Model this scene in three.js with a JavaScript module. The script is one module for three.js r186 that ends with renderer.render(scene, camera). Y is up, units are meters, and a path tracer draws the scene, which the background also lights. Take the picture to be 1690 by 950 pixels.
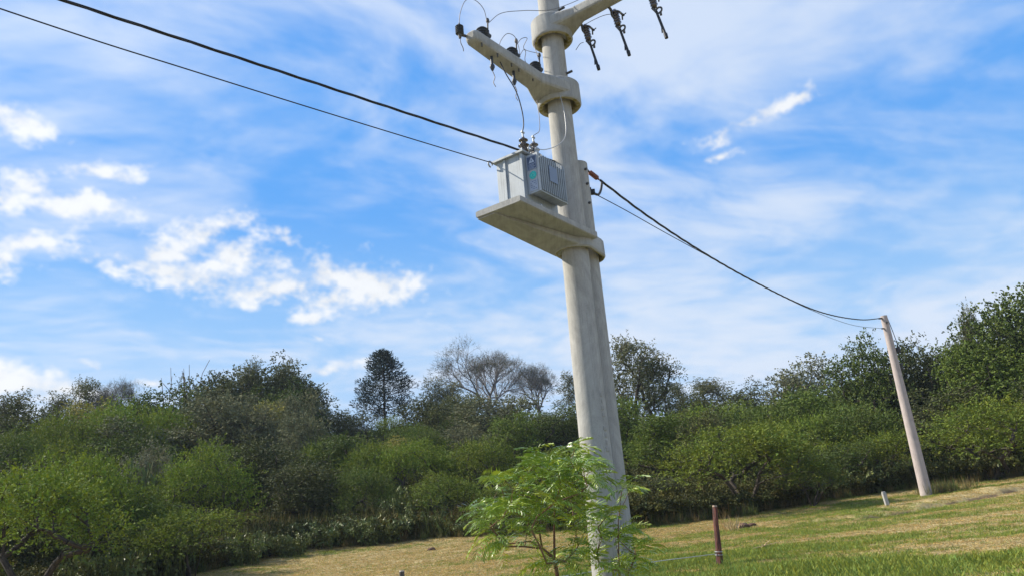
import * as THREE from 'three';
import { mergeGeometries } from 'three/addons/utils/BufferGeometryUtils.js';
import { createNoise2D, createNoise3D } from 'simplex-noise';

// ---------------------------------------------------------------- camera
const R = THREE.MathUtils.degToRad;
const scene = new THREE.Scene();
const camera = new THREE.PerspectiveCamera(39.416, 1690 / 950, 0.1, 6000);
camera.position.set(0, 1.6, 0);
camera.rotation.order = 'YXZ';
camera.rotation.set(R(17.8), 0, R(-4.596));
camera.updateMatrixWorld();
scene.add(camera);

// ---------------------------------------------------------------- light
const EXPOSURE = 1.6;
const SUN_AZ = R(-75), SUN_EL = R(38);                      // azimuth from straight ahead, clockwise; height
const sunDir = new THREE.Vector3(Math.sin(SUN_AZ) * Math.cos(SUN_EL), Math.sin(SUN_EL), -Math.cos(SUN_AZ) * Math.cos(SUN_EL));
const sun = new THREE.DirectionalLight(new THREE.Color(1, 0.93, 0.80), 5);
sun.position.copy(sunDir).multiplyScalar(120).add(new THREE.Vector3(0, 0, -30));
sun.target.position.set(0, 0, -30);
sun.castShadow = true;
sun.shadow.mapSize.set(4096, 4096);
Object.assign(sun.shadow.camera, { left: -80, right: 80, top: 60, bottom: -60, near: 1, far: 300 });
sun.shadow.radius = 1;
scene.add(sun, sun.target);

// ---------------------------------------------------------------- helpers
const mulberry = (a) => () => { a = (a + 0x6d2b79f5) | 0; let t = Math.imul(a ^ (a >>> 15), 1 | a); t = (t + Math.imul(t ^ (t >>> 7), 61 | t)) ^ t; return ((t ^ (t >>> 14)) >>> 0) / 4294967296; };
const gauss = (r) => { let s = 0; for (let i = 0; i < 6; i++) s += r(); return (s - 3) * 1.41; };
const n2 = createNoise2D(mulberry(7)), n3 = createNoise3D(mulberry(11)), n3b = createNoise3D(mulberry(23));
const clamp = (x, a = 0, b = 1) => Math.min(b, Math.max(a, x));
const sstep = (a, b, x) => { const t = clamp((x - a) / (b - a)); return t * t * (3 - 2 * t); };
const mix = (a, b, t) => a + (b - a) * t;
const fbm2 = (x, y, o = 4) => { let s = 0, a = 0.5, f = 1; for (let i = 0; i < o; i++) { s += a * n2(x * f, y * f); a *= 0.5; f *= 2.03; } return s; };
const fbm3 = (x, y, z, o = 4, n = n3) => { let s = 0, a = 0.5, f = 1; for (let i = 0; i < o; i++) { s += a * n(x * f, y * f, z * f); a *= 0.52; f *= 2.07; } return s; };
const V = (x, y, z) => new THREE.Vector3(x, y, z);
const lin = (c) => (c <= 0.04045 ? c / 12.92 : ((c + 0.055) / 1.055) ** 2.4);
const photo = (r, g, b) => [lin(r / 255), lin(g / 255), lin(b / 255)];

// direction of a point of the photograph (1690 x 950), used to find where in the place a thing stands
function look(px, py) {
  const f = 1326;
  return V((px - 845) / f, -(py - 475) / f, -1).applyQuaternion(camera.quaternion);
}
function spot(px, py, D) { const d = look(px, py); return d.multiplyScalar(D / Math.hypot(d.x, d.z)).add(camera.position); }

// ---------------------------------------------------------------- sky (air and clouds, by direction)
{
  const W = 4096, H = 2048, data = new Float32Array(W * H * 4);
  const puffs = [];                                          // cumulus: azimuth, height, half sizes (degrees), slant, strength
  const puff = (px, py, rx, ry, slant, k) => { const d = look(px, py).normalize(); puffs.push([Math.atan2(d.x, -d.z), Math.asin(d.y), R(rx / 23.6), R(ry / 23.6), R(slant - 4.6), k - 0.06]); };
  puff(22, 200, 44, 22, -5, 1); puff(122, 229, 24, 12, -5, 0.8); puff(180, 280, 62, 17, 14, 0.95); puff(118, 340, 66, 24, 8, 1.2);
  puff(52, 305, 40, 28, 40, 1); puff(18, 335, 34, 22, 20, 1.05); puff(45, 408, 70, 22, 14, 1.05); puff(8, 440, 34, 28, 20, 1); puff(150, 415, 20, 14, 5, 0.7);
  puff(265, 412, 58, 30, 25, 1.15); puff(345, 378, 85, 26, 18, 1.1); puff(300, 450, 110, 26, -6, 1.2); puff(385, 425, 72, 34, 10, 1.1); puff(465, 390, 30, 13, 20, 0.85);
  puff(455, 475, 100, 24, 16, 1.15); puff(540, 440, 70, 28, 10, 1.15); puff(608, 465, 72, 40, -8, 1.2); puff(545, 490, 70, 24, 12, 1.1); puff(510, 524, 42, 14, 18, 1); puff(515, 549, 13, 6, 20, 0.8);
  puff(30, 636, 95, 26, -8, 1.15); puff(100, 650, 90, 20, -8, 1.1); puff(145, 611, 26, 9, 5, 0.75); puff(250, 640, 60, 14, -4, 0.75);
  puff(1245, 198, 105, 12, 17, 1.0); puff(1305, 172, 50, 12, 18, 1.0); puff(1188, 253, 42, 10, 12, 0.75); puff(540, 612, 90, 16, 8, 0.8);
  const r = mulberry(91);                                     // the rest of the sky carries clouds of the same kind
  for (let i = 0; i < 60; i++) { const az = R(45 + 270 * r()), el = R(8 + 40 * r() * r()); puffs.push([az > Math.PI ? az - 2 * Math.PI : az, el, R(1 + 3 * r()), R(0.5 + 1.1 * r()), R(20 * r() - 4), 0.8 + 0.4 * r()]); }
  const high = photo(76, 143, 230), mid = photo(100, 170, 246), low = photo(150, 200, 250), hor = photo(204, 227, 251), veil = photo(222, 234, 252), white = photo(247, 250, 254);
  const near = Array.from({ length: W }, (_, i) => { const a = ((i + 0.5) / W - 0.5) * 2 * Math.PI, az = Math.atan2(Math.cos(a), -Math.sin(a)); return puffs.filter((p) => { let d = Math.abs(az - p[0]); if (d > Math.PI) d = 2 * Math.PI - d; return d < 3.4 * p[2] + 0.05; }); });
  for (let j = 0; j < H; j++) {
    const el = ((j + 0.5) / H - 0.5) * Math.PI, y = Math.sin(el), c = Math.cos(el);
    for (let i = 0; i < W; i++) {
      const o = (j * W + i) * 4;
      data[o + 3] = 1;
      if (Math.abs(i - W / 4) > W / 6 || el > R(46)) { const i0 = i - (i % 3), j0 = j - (j % 3); if (i0 !== i || j0 !== j) { if (j0 !== j || y >= -0.02) { const q = (j0 * W + i0) * 4; if (Math.abs(i0 - W / 4) > W / 6 || el > R(47)) { data[o] = data[q]; data[o + 1] = data[q + 1]; data[o + 2] = data[q + 2]; continue; } } } }
      if (y < -0.02) { data[o] = 0.1; data[o + 1] = 0.11; data[o + 2] = 0.07; continue; }
      const a = ((i + 0.5) / W - 0.5) * 2 * Math.PI, x = Math.cos(a) * c, z = Math.sin(a) * c;
      const az = Math.atan2(x, -z), e = Math.max(el, 0);
      // clear air: deep above, pale near the horizon, brighter towards the sun
      const s = x * sunDir.x + y * sunDir.y + z * sunDir.z, glow = 0.5 * Math.pow(clamp(s), 3) + 0.9 * Math.pow(clamp(s), 24);
      const t1 = sstep(0, R(16), e), t2 = sstep(R(12), R(26), e), t3 = sstep(R(24), R(60), e);
      const col = [0, 1, 2].map((k) => mix(mix(mix(hor[k], low[k], t1), mid[k], t2), high[k], t3));
      // thin high veil, drawn out in streaks along the wind on a flat layer
      const yy = y + 0.09, X = x / yy, Z = z / yy, u = X * 0.93 + Z * -0.36, v = X * 0.36 + Z * 0.93;
      const w = fbm3(u * 0.7, v * 0.7, 3, 3);
      const big = fbm3(X * 0.55 + 4, Z * 0.55, 1.5, 3), str = fbm3(u * 0.8 + w * 0.5, v * 1.9 + w * 0.6, 7, 5), fine = fbm3(u * 3.4 + w, v * 6.5 + w, 17, 5, n3b);
      const side = 0.30 * sstep(-0.12, 0.4, az) * (1 - sstep(1.2, 2.2, az));
      const tuf = fbm3(X * 3.6 + w, Z * 3.6 - w, 31, 5);
      let ci = sstep(-0.45, 0.88, 0.85 * big + 0.60 * str + 0.32 * fine + 0.32 * tuf + 0.10 + side);
      ci = ci * 0.86 + 0.18 * sstep(R(24), R(6), e);
      // cumulus
      let cu = -1; const wx = 0.016 * n3(x * 9, y * 14, z * 9), wy = 0.010 * n3(x * 11 + 8, y * 11, z * 11);
      for (const p of near[i]) {
        let da = az - p[0]; if (da > Math.PI) da -= 2 * Math.PI; if (da < -Math.PI) da += 2 * Math.PI;
        const dx = da * c + wx, dy = el - p[1] + wy;
        if (Math.abs(dx) > 2.4 * p[2] + 0.02 || Math.abs(dy) > 2.4 * p[2] + 0.02) continue;
        const cs = Math.cos(p[4]), sn = Math.sin(p[4]), qx = (dx * cs + dy * sn) / p[2], qy = (-dx * sn + dy * cs) / p[3];
        cu = Math.max(cu, p[5] - Math.sqrt(qx * qx + qy * qy) * 0.9);
      }
      let cd = 0, tone = 0;
      if (cu > -0.95) {
        const f1 = fbm3(x * 17, y * 26, z * 17, 5), f2 = fbm3(x * 70 + 3, y * 95, z * 70, 3, n3b);
        cd = sstep(-0.12, 1.15, cu * 0.9 + f1 * 0.95 + f2 * 0.34 + 0.02);
        tone = clamp(0.5 + 1.2 * f1);
      }
      const cl = Math.min(0.93, ci);
      for (let k = 0; k < 3; k++) {
        let q = mix(col[k], veil[k], cl);
        q = mix(q, white[k] * (0.88 + 0.12 * tone), Math.min(0.96, cd * 1.08));
        data[o + k] = (q * (1 + 0.22 * glow) + 0.05 * glow) / EXPOSURE;
      }
    }
  }
  const sky = new THREE.DataTexture(data, W, H, THREE.RGBAFormat, THREE.FloatType);
  sky.mapping = THREE.EquirectangularReflectionMapping;
  sky.magFilter = THREE.LinearFilter; sky.minFilter = THREE.LinearFilter;
  sky.needsUpdate = true;
  scene.background = sky;
  scene.environment = sky;
}
const used = new Map();
function numbered(name) { const n = used.get(name) ?? 0; used.set(name, n + 1); return n ? `${name}_${String(n).padStart(3, '0')}` : name; }
function tag(o, label, category, group) { o.userData = { label, category }; if (group) o.userData.group = group; return o; }
function thing(name, label, category, pos, group, turn = 0) {
  const g = new THREE.Group(); g.name = numbered(name); scene.add(g);
  if (pos) g.position.copy(pos); g.rotation.y = turn;
  return tag(g, label, category, group);
}
function mesh(name, geo, mat, parent) {
  const m = new THREE.Mesh(geo, mat); m.name = parent ? name : numbered(name); m.castShadow = m.receiveShadow = true;
  (parent ?? scene).add(m); return m;
}
function stuffOf(o, label, category) { o.userData.kind = 'stuff'; if (label) o.userData.label = label; if (category) o.userData.category = category; return o; }

// ---------------------------------------------------------------- terrain
const bankLine = [spot(1395, 868, 21), spot(1470, 862, 22.3), spot(1560, 838, 24.3), spot(1690, 815, 27), spot(1800, 800, 29)];
function bankAt(x, z) {                                      // signed distance behind the low soil bank, and how far along it
  let best = [9, 0];
  for (let i = 0; i + 1 < bankLine.length; i++) {
    const a = bankLine[i], b = bankLine[i + 1], ex = b.x - a.x, ez = b.z - a.z, L = Math.hypot(ex, ez);
    const t = clamp(((x - a.x) * ex + (z - a.z) * ez) / (L * L)), qx = a.x + ex * t, qz = a.z + ez * t;
    const d = Math.hypot(x - qx, z - qz), sg = ex * (z - a.z) - ez * (x - a.x) < 0 ? 1 : -1;
    if (d < Math.abs(best[0])) best = [d * sg, (i + t) / (bankLine.length - 1)];
  }
  return best;
}
function baseHeight(x, z) {
  const D = Math.hypot(x, z), az = Math.atan2(x, -z), front = sstep(2.4, 1.0, Math.abs(az));
  const q = mix(0.0045, 0.0015, sstep(0.05, 0.42, az));
  const m = clamp(D - 20, 0, 13), beyond = Math.max(0, D - 33);
  const lim = Math.min(D, 86) / Math.max(D, 1e-6);
  let h = 0.1 + 0.062 * -z * lim + 0.03 * x * lim * sstep(-0.9, 0.2, az + 0.4) + 0.012 * x * lim * (1 - sstep(-0.9, 0.2, az + 0.4));
  let hill = q * m * m + Math.min(beyond, 50) * (q * 26 + mix(0.045, 0.012, sstep(-0.2, 0.2, az)));
  h = h + hill;
  h = mix(0.1 + 0.02 * fbm2(x * 0.05, z * 0.05, 2), h, front);
  h -= Math.max(0, D - 88) * 0.035 * front * sstep(2500, 80, D);
  return Math.max(h, -30);
}
function height(x, z) {
  const D = Math.hypot(x, z);
  let h = baseHeight(x, z);
  if (D < 90) {
    h += 0.05 * fbm2(x * 0.35, z * 0.35, 3) * sstep(4, 12, D);
    if (D > 8) h += 0.018 * fbm2(x * 2.1, z * 2.1, 2);
    if (x > 6 && D < 36) { const [d, t] = bankAt(x, z); const k = 0.11 * sstep(0, 0.12, t) * (0.75 + 0.6 * n2(x * 0.9, z * 0.9)); h += k * sstep(-0.12, 0.05, d) * sstep(2.4, 0.3, d); h -= 0.6 * k * Math.exp(-(((d + 0.18) / 0.16) ** 2)); }
  }
  return h;
}
function ground(px, py, far = 80) {                          // where the line of sight through a point of the photograph meets the ground
  const d = look(px, py); d.multiplyScalar(1 / Math.hypot(d.x, d.z));
  for (let t = 5; t < far; t += 0.05) { const p = d.clone().multiplyScalar(t).add(camera.position); if (p.y <= baseHeight(p.x, p.z)) { p.y = height(p.x, p.z); return p; } }
  const p = d.multiplyScalar(far).add(camera.position); p.y = height(p.x, p.z); return p;
}
const onGround = (x, z) => V(x, height(x, z), z);
// share of dry straw in the mown grass
function strawAt(x, z) {
  const D = Math.hypot(x, z), az = Math.atan2(x, -z);
  let s = 0.68 + 0.95 * fbm2(x * 0.11 + 3, z * 0.40 + 1, 4) + 0.55 * fbm2(x * 0.8, z * 1.6 + 9, 4);
  s += 0.30 * sstep(16, 19, D) * sstep(0.42, 0.1, az) - 0.45 * sstep(15.5, 12, D) * sstep(0.6, 0.25, az) + 0.16 * sstep(-0.02, -0.12, az) + 0.06 * sstep(0.3, 0.5, az) + 0.25 * sstep(0.36, 0.42, az) * sstep(22, 24, D);
  return clamp(s);
}
const SG = new Float32Array(640 * 640);                      // the same on a 7.5 cm grid, for speed
for (let j = 0; j < 640; j++) for (let i = 0; i < 640; i++) SG[j * 640 + i] = strawAt(i * 0.075 - 20, j * 0.075 - 48);
function straw(x, z) { const u = clamp((x + 20) / 0.075, 0, 638.9), v = clamp((z + 48) / 0.075, 0, 638.9), i = u | 0, j = v | 0, a = u - i, b = v - j, o = j * 640 + i; return mix(mix(SG[o], SG[o + 1], a), mix(SG[o + 640], SG[o + 641], a), b); }
const soilAt = (x, z) => { if (x < 6 || Math.hypot(x, z) > 36) return 0; const [d, t] = bankAt(x, z); return sstep(0.03, 0.12, t) * 0.8 * sstep(0.13, 0.03, Math.abs(d + 0.1)) * sstep(-0.25, 0.25, n2(x * 0.8 + 5, z * 0.8) + 0.15); };
{
  const angs = [], rings = [];
  for (let a = -180; a < 180;) { angs.push(R(a)); a += Math.abs(a + 0.01) < 42 ? 0.22 : Math.abs(a) < 60 ? 1.5 : 6; }
  for (let d = 0.5; d < 4200;) { rings.push(d); d += d < 8 ? 0.7 : d < 36 ? 0.13 : d < 100 ? 1.2 : d * 0.12; }
  const pos = [0, height(0, 0), 0], uv = [0, 0], idx = [], N = angs.length;
  for (const d of rings) for (const a of angs) { const x = Math.sin(a) * d, z = -Math.cos(a) * d; pos.push(x, height(x, z), z); uv.push((x + 20) / 48, (z + 48) / 48); }
  for (let j = 0; j < N; j++) idx.push(0, 1 + ((j + 1) % N), 1 + j);
  for (let i = 0; i + 1 < rings.length; i++) for (let j = 0; j < N; j++) {
    const a = 1 + i * N + j, b = 1 + i * N + ((j + 1) % N);
    idx.push(a, b, a + N, b, b + N, a + N);
  }
  const g = new THREE.BufferGeometry();
  g.setAttribute('position', new THREE.Float32BufferAttribute(pos, 3)); g.setAttribute('uv', new THREE.Float32BufferAttribute(uv, 2)); g.setIndex(idx); g.computeVertexNormals();
  const S = 2048, tex = new Uint8Array(S * S * 4);
  const green = [0.16, 0.18, 0.04], hay = [0.36, 0.285, 0.13], soil = [0.075, 0.036, 0.022], litter = [0.055, 0.05, 0.025], earth = [0.20, 0.175, 0.145];  // earth colours the unseen ground put in to mute the grass bounce
  const enc = (c) => Math.round(255 * (c <= 0.0031308 ? c * 12.92 : 1.055 * c ** (1 / 2.4) - 0.055));
  const rr = mulberry(5);
  for (let j = 0; j < S; j++) for (let i = 0; i < S; i++) {
    const x = (i + 0.5) / S * 48 - 20, z = (j + 0.5) / S * 48 - 48, D = Math.hypot(x, z);
    const s = straw(x, z), so = soilAt(x, z), wood = sstep(0, 3, D - edgeOf(Math.atan2(x, -z))), gr = 0.75 + 0.5 * rr(), addedEarth = sstep(8.6, 7.4, D + 0.8 * n2(x * 0.6, z * 0.6));  // bare earth added out of view near the camera to dull bounced light
    for (let k = 0; k < 3; k++) tex[(j * S + i) * 4 + k] = enc(clamp(mix(mix(mix(mix(green[k], hay[k], s), soil[k], so), litter[k], wood), earth[k], addedEarth) * gr));
    tex[(j * S + i) * 4 + 3] = 255;
  }
  const map = new THREE.DataTexture(tex, S, S); map.colorSpace = THREE.SRGBColorSpace; map.magFilter = THREE.LinearFilter; map.wrapS = map.wrapT = THREE.MirroredRepeatWrapping; map.needsUpdate = true;
  const m = mesh('ground', g, new THREE.MeshStandardMaterial({ map, roughness: 1, side: THREE.DoubleSide }));
  m.userData = { kind: 'structure', label: 'mown grass field rising to a wooded hill', category: 'ground' };
}
function edgeOf(az) {                                        // how far off the mown grass ends
  const T = [[-0.6, 24], [-0.42, 25.3], [-0.29, 29.5], [-0.13, 28.5], [0, 27], [0.12, 25], [0.2, 25.6], [0.26, 26.2], [0.33, 28.6], [0.42, 31], [0.55, 32.4], [0.8, 33]];
  if (az <= T[0][0]) return T[0][1];
  for (let i = 0; i + 1 < T.length; i++) if (az < T[i + 1][0]) return mix(T[i][1], T[i + 1][1], (az - T[i][0]) / (T[i + 1][0] - T[i][0]));
  return 33;
}

// ---------------------------------------------------------------- materials
function noiseTexture(size, fn, srgb) {
  const d = new Uint8Array(size * size * 4);
  for (let j = 0; j < size; j++) for (let i = 0; i < size; i++) { const c = fn(i / size, j / size, i, j), o = (j * size + i) * 4; for (let k = 0; k < 3; k++) d[o + k] = 255 * clamp(Array.isArray(c) ? c[k] : c); d[o + 3] = 255; }
  const t = new THREE.DataTexture(d, size, size); if (srgb) t.colorSpace = THREE.SRGBColorSpace; t.magFilter = THREE.LinearFilter; t.wrapS = t.wrapT = THREE.RepeatWrapping; t.needsUpdate = true; return t;
}
const per = (fn) => (u, v) => { const a = u * 2 * Math.PI, b = v * 2 * Math.PI; return fn(Math.cos(a), Math.sin(a), Math.cos(b), Math.sin(b)); };
const rt = mulberry(77);
// weathered concrete: blotches, vertical run marks, pores (u across, v up, one tile = 1 m across, 2 m up)
const concreteMap = noiseTexture(512, (u, v) => {
  const blot = per((a, b, c, d) => fbm3(a * 0.9 + c * 1.3, b * 0.9 + d * 1.3, a * c, 4))(u, v), run = per((a, b, c, d) => fbm3(a * 3.2, b * 3.2, c * 0.25 + d * 0.2, 4))(u, v), g = rt() - 0.5;
  const t = 0.615 + 0.07 * blot + 0.05 * run + 0.05 * g - 0.06 * sstep(0.18, 0.42, run) * sstep(-0.2, 0.3, blot) - (rt() > 0.996 ? 0.2 : 0);
  return [t * 1.0, t * 0.988, t * 0.958];
}, true);
const concreteBump = noiseTexture(512, (u, v) => 0.6 + 0.3 * per((a, b, c, d) => fbm3(a * 2.5 + c, b * 2.5 + d, c * 2.2, 4))(u, v) + 0.2 * (rt() - 0.5) - (rt() > 0.994 ? 0.4 : 0));
const concrete = new THREE.MeshStandardMaterial({ map: concreteMap, bumpMap: concreteBump, bumpScale: 0.004, roughness: 0.92 });
const collarConcrete = new THREE.MeshStandardMaterial({ map: concreteMap, bumpMap: concreteBump, bumpScale: 0.005, roughness: 0.95, color: new THREE.Color(0.95, 0.97, 0.99) });
const mossMap = noiseTexture(256, (u, v) => { const n = per((a, b, c, d) => fbm3(a * 2 + c * 1.1, b * 2 + d, c * d + a, 4))(u, v), k = sstep(-0.15, 0.35, n); return [mix(0.62, 0.50, k), mix(0.59, 0.47, k), mix(0.49, 0.26, k)].map((q) => q + 0.06 * (rt() - 0.5)); }, true);
const mossConcrete = new THREE.MeshStandardMaterial({ map: mossMap, bumpMap: concreteBump, bumpScale: 0.006, roughness: 1 });
const pinkConcrete = new THREE.MeshStandardMaterial({ map: concreteMap, bumpMap: concreteBump, bumpScale: 0.004, roughness: 0.92, color: new THREE.Color(1.12, 0.98, 0.98) });
const paintMap = noiseTexture(256, (u, v) => { const n = per((a, b, c, d) => fbm3(a + c, b + d, c * 1.5, 4))(u, v), run = per((a, b, c, d) => fbm3(a * 4, b * 4, c * 0.3, 3))(u, v), t = 0.625 + 0.05 * n - 0.08 * sstep(0.15, 0.4, run) + 0.03 * (rt() - 0.5); return [t * 0.95, t, t * 1.04]; }, true);
const greyPaint = new THREE.MeshPhysicalMaterial({ map: paintMap, roughness: 0.5, metalness: 0, clearcoat: 0.15, clearcoatRoughness: 0.4 });
const finPaint = new THREE.MeshPhysicalMaterial({ map: paintMap, color: new THREE.Color(1, 1, 1), roughness: 0.5 });
const galv = new THREE.MeshStandardMaterial({ color: new THREE.Color(0.36, 0.37, 0.37), roughness: 0.5, metalness: 0.7 });
const darkSteel = new THREE.MeshStandardMaterial({ color: new THREE.Color(0.09, 0.085, 0.08), roughness: 0.6, metalness: 0.4 });
const polymer = new THREE.MeshStandardMaterial({ color: new THREE.Color(0.035, 0.045, 0.065), roughness: 0.55 });
const porcelain = new THREE.MeshPhysicalMaterial({ color: new THREE.Color(0.055, 0.04, 0.032), roughness: 0.22, clearcoat: 0.6 });
const greyPorcelain = new THREE.MeshPhysicalMaterial({ color: new THREE.Color(0.13, 0.12, 0.115), roughness: 0.25, clearcoat: 0.5 });
const blackPlastic = new THREE.MeshStandardMaterial({ color: new THREE.Color(0.018, 0.018, 0.02), roughness: 0.6 });
const copperWire = new THREE.MeshStandardMaterial({ color: new THREE.Color(0.2, 0.18, 0.18), roughness: 0.6, metalness: 0.3 });
const paleWire = new THREE.MeshStandardMaterial({ color: new THREE.Color(0.42, 0.42, 0.42), roughness: 0.5, metalness: 0.5 });
const clampRed = new THREE.MeshStandardMaterial({ color: new THREE.Color(0.20, 0.07, 0.045), roughness: 0.6 });
const rustMap = noiseTexture(256, (u, v) => { const n = per((a, b, c, d) => fbm3(a * 2.6 + c * 0.5, b * 2.6 + d * 0.5, c, 4))(u, v), k = sstep(-0.3, 0.35, n); return [mix(0.24, 0.44, k), mix(0.15, 0.25, k), mix(0.13, 0.20, k)].map((q) => q + 0.08 * (rt() - 0.5)); }, true);
const rust = new THREE.MeshStandardMaterial({ map: rustMap, bumpMap: concreteBump, bumpScale: 0.008, roughness: 0.85 });
const barkMap = noiseTexture(128, (u, v) => { const n = per((a, b, c, d) => fbm3(a * 2.4, b * 2.4, c * 0.8 + d * 0.5, 4))(u, v); const t = 0.33 + 0.22 * n + 0.08 * (rt() - 0.5); return [t, t * 0.9, t * 0.8]; }, true);
const bark = new THREE.MeshStandardMaterial({ map: barkMap, roughness: 1, color: new THREE.Color(0.55, 0.53, 0.5) });
const paleBark = new THREE.MeshStandardMaterial({ map: barkMap, roughness: 1, color: new THREE.Color(1.0, 1.0, 1.0) });
const greyTwig = new THREE.MeshStandardMaterial({ color: new THREE.Color(0.17, 0.155, 0.15), roughness: 1 });
const redStem = new THREE.MeshStandardMaterial({ color: new THREE.Color(0.15, 0.075, 0.045), roughness: 0.9 });
function leafMat(r, g, b, trans = 0.35, rough = 0.8, spec = 0.3) { return new THREE.MeshPhysicalMaterial({ color: new THREE.Color(r, g, b), vertexColors: true, roughness: rough, transmission: trans, thickness: 0, specularIntensity: spec, side: THREE.DoubleSide }); }

// ---------------------------------------------------------------- shape helpers
function metres(g, k = 1) {                                  // box-like uv in metres (1 m across, 2 m up)
  const p = g.attributes.position, n = g.attributes.normal, uv = new Float32Array(p.count * 2);
  for (let i = 0; i < p.count; i++) {
    const ax = Math.abs(n.getX(i)), ay = Math.abs(n.getY(i)), az = Math.abs(n.getZ(i));
    const [u, v] = ay > ax && ay > az ? [p.getX(i), p.getZ(i)] : ax > az ? [p.getZ(i), p.getY(i)] : [p.getX(i), p.getY(i)];
    uv[i * 2] = u * k; uv[i * 2 + 1] = v * k * 0.5;
  }
  g.setAttribute('uv', new THREE.BufferAttribute(uv, 2)); return g;
}
function clean(g) { const q = g.index ? g.toNonIndexed() : g.clone(); for (const k of Object.keys(q.attributes)) if (!['position', 'normal', 'uv'].includes(k)) q.deleteAttribute(k); if (!q.attributes.uv) q.setAttribute('uv', new THREE.BufferAttribute(new Float32Array(q.attributes.position.count * 2), 2)); return q; }
const join = (list) => mergeGeometries(list.map(clean));
function tube(pts, r, seg = 24, rad = 6) { return new THREE.TubeGeometry(new THREE.CatmullRomCurve3(pts, false, 'centripetal'), seg, r, rad, false); }
function box(w, h, d, x = 0, y = 0, z = 0, bevel = 0.006) {
  const b = Math.min(bevel, w / 2.5, h / 2.5, d / 2.5), s = new THREE.Shape();
  s.moveTo(-w / 2 + b, -h / 2 + b); s.lineTo(w / 2 - b, -h / 2 + b); s.lineTo(w / 2 - b, h / 2 - b); s.lineTo(-w / 2 + b, h / 2 - b); s.closePath();
  const g = new THREE.ExtrudeGeometry(s, { depth: d - 2 * b, bevelEnabled: true, bevelThickness: b, bevelSize: b, bevelSegments: 1 });
  g.translate(x, y, z - d / 2 + b); return metres(g);
}
function rod(a, b, r0, r1 = r0, seg = 8) { const d = b.clone().sub(a), g = new THREE.CylinderGeometry(r1, r0, d.length(), seg, 1); g.applyQuaternion(new THREE.Quaternion().setFromUnitVectors(V(0, 1, 0), d.clone().normalize())); return g.translate((a.x + b.x) / 2, (a.y + b.y) / 2, (a.z + b.z) / 2); }
function lathe(prof, seg = 24) { return new THREE.LatheGeometry(prof.map(([r, y]) => new THREE.Vector2(r, y)), seg); }
// a solid drawn through rounded-rectangle sections: {p: centre, s: sideways, t: up, a, b: half sizes, e: squareness}
function loft(sections, N = 28, caps = true) {
  const pos = [], idx = [];
  for (const { p, s, t, a, b, e = 4 } of sections) for (let i = 0; i < N; i++) {
    const th = (i / N) * 2 * Math.PI + Math.PI / 4, c = Math.cos(th), q = Math.sin(th), k = (Math.abs(c) ** e + Math.abs(q) ** e) ** (-1 / e);
    pos.push(...p.clone().addScaledVector(s, c * k * a).addScaledVector(t, q * k * b).toArray());
  }
  for (let j = 0; j + 1 < sections.length; j++) for (let i = 0; i < N; i++) { const A = j * N + i, B = j * N + ((i + 1) % N); idx.push(A, B, A + N, B, B + N, A + N); }
  if (caps) for (const [j, f] of [[0, 1], [sections.length - 1, 0]]) { const c0 = pos.length / 3; pos.push(...sections[j].p.toArray()); for (let i = 0; i < N; i++) { const A = j * N + i, B = j * N + ((i + 1) % N); f ? idx.push(c0, B, A) : idx.push(c0, A, B); } }
  const g = new THREE.BufferGeometry(); g.setAttribute('position', new THREE.Float32BufferAttribute(pos, 3)); g.setIndex(idx);
  const q = g.toNonIndexed(); q.computeVertexNormals();
  return metres(q);
}
function cylUV(g, r, h) { const uv = g.attributes.uv; for (let i = 0; i < uv.count; i++) uv.setXY(i, uv.getX(i) * 2 * Math.PI * r, uv.getY(i) * h * 0.5); return g; }

// ---------------------------------------------------------------- the transformer pole (local frame: u away along the arms, w towards the right of the photograph)
const P0 = V(0.78, 0, -8.96), Uv = V(0.59, 0, -0.807), Wv = V(0.807, 0, 0.59), up = V(0, 1, 0);
const L = (u, w, y) => V(P0.x + Uv.x * u + Wv.x * w, y, P0.z + Uv.z * u + Wv.z * w);       // to the world
const poleBase = onGround(P0.x, P0.z);
const rAt = (y) => 0.190 - 0.0064 * (y - 0.5);
function shaft(y0, y1, ra, rb) { const g = cylUV(new THREE.CylinderGeometry(rb, ra, y1 - y0, 56, 14), (ra + rb) / 2, y1 - y0); g.translate(0, (y0 + y1) / 2, 0); return g; }
const pole = thing('utility_pole', 'tall round concrete power pole with two concrete arms reaching off the top', 'power pole', V(P0.x, poleBase.y, P0.z));
const lp = (u, w, y) => L(u, w, y).sub(pole.position);
mesh('shaft', shaft(-0.3, 9.9 - poleBase.y, rAt(poleBase.y), rAt(9.9)), concrete, pole);
{ // raised form seam down the shaft
  const a = R(68), pts = []; for (let i = 0; i <= 30; i++) { const y = mix(0.6, 4.6, i / 30); const r = rAt(y) + 0.001; pts.push(V(Math.sin(a) * r, y - poleBase.y, Math.cos(a) * r)); }
  mesh('seam', tube(pts, 0.006, 40, 4), concrete, pole);
  for (let i = 0; i < 14; i++) { const y = 2.15 + i * 0.075, r = rAt(y), b = R(38); const g = box(0.018 + 0.012 * ((i * 7) % 3), 0.045, 0.012, 0, 0, 0, 0.003); g.rotateY(b); g.translate(Math.sin(b) * r, y - poleBase.y, Math.cos(b) * r); if (i % 5 !== 4) mesh('embossed_mark', g, concrete, pole); }
}
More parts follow.
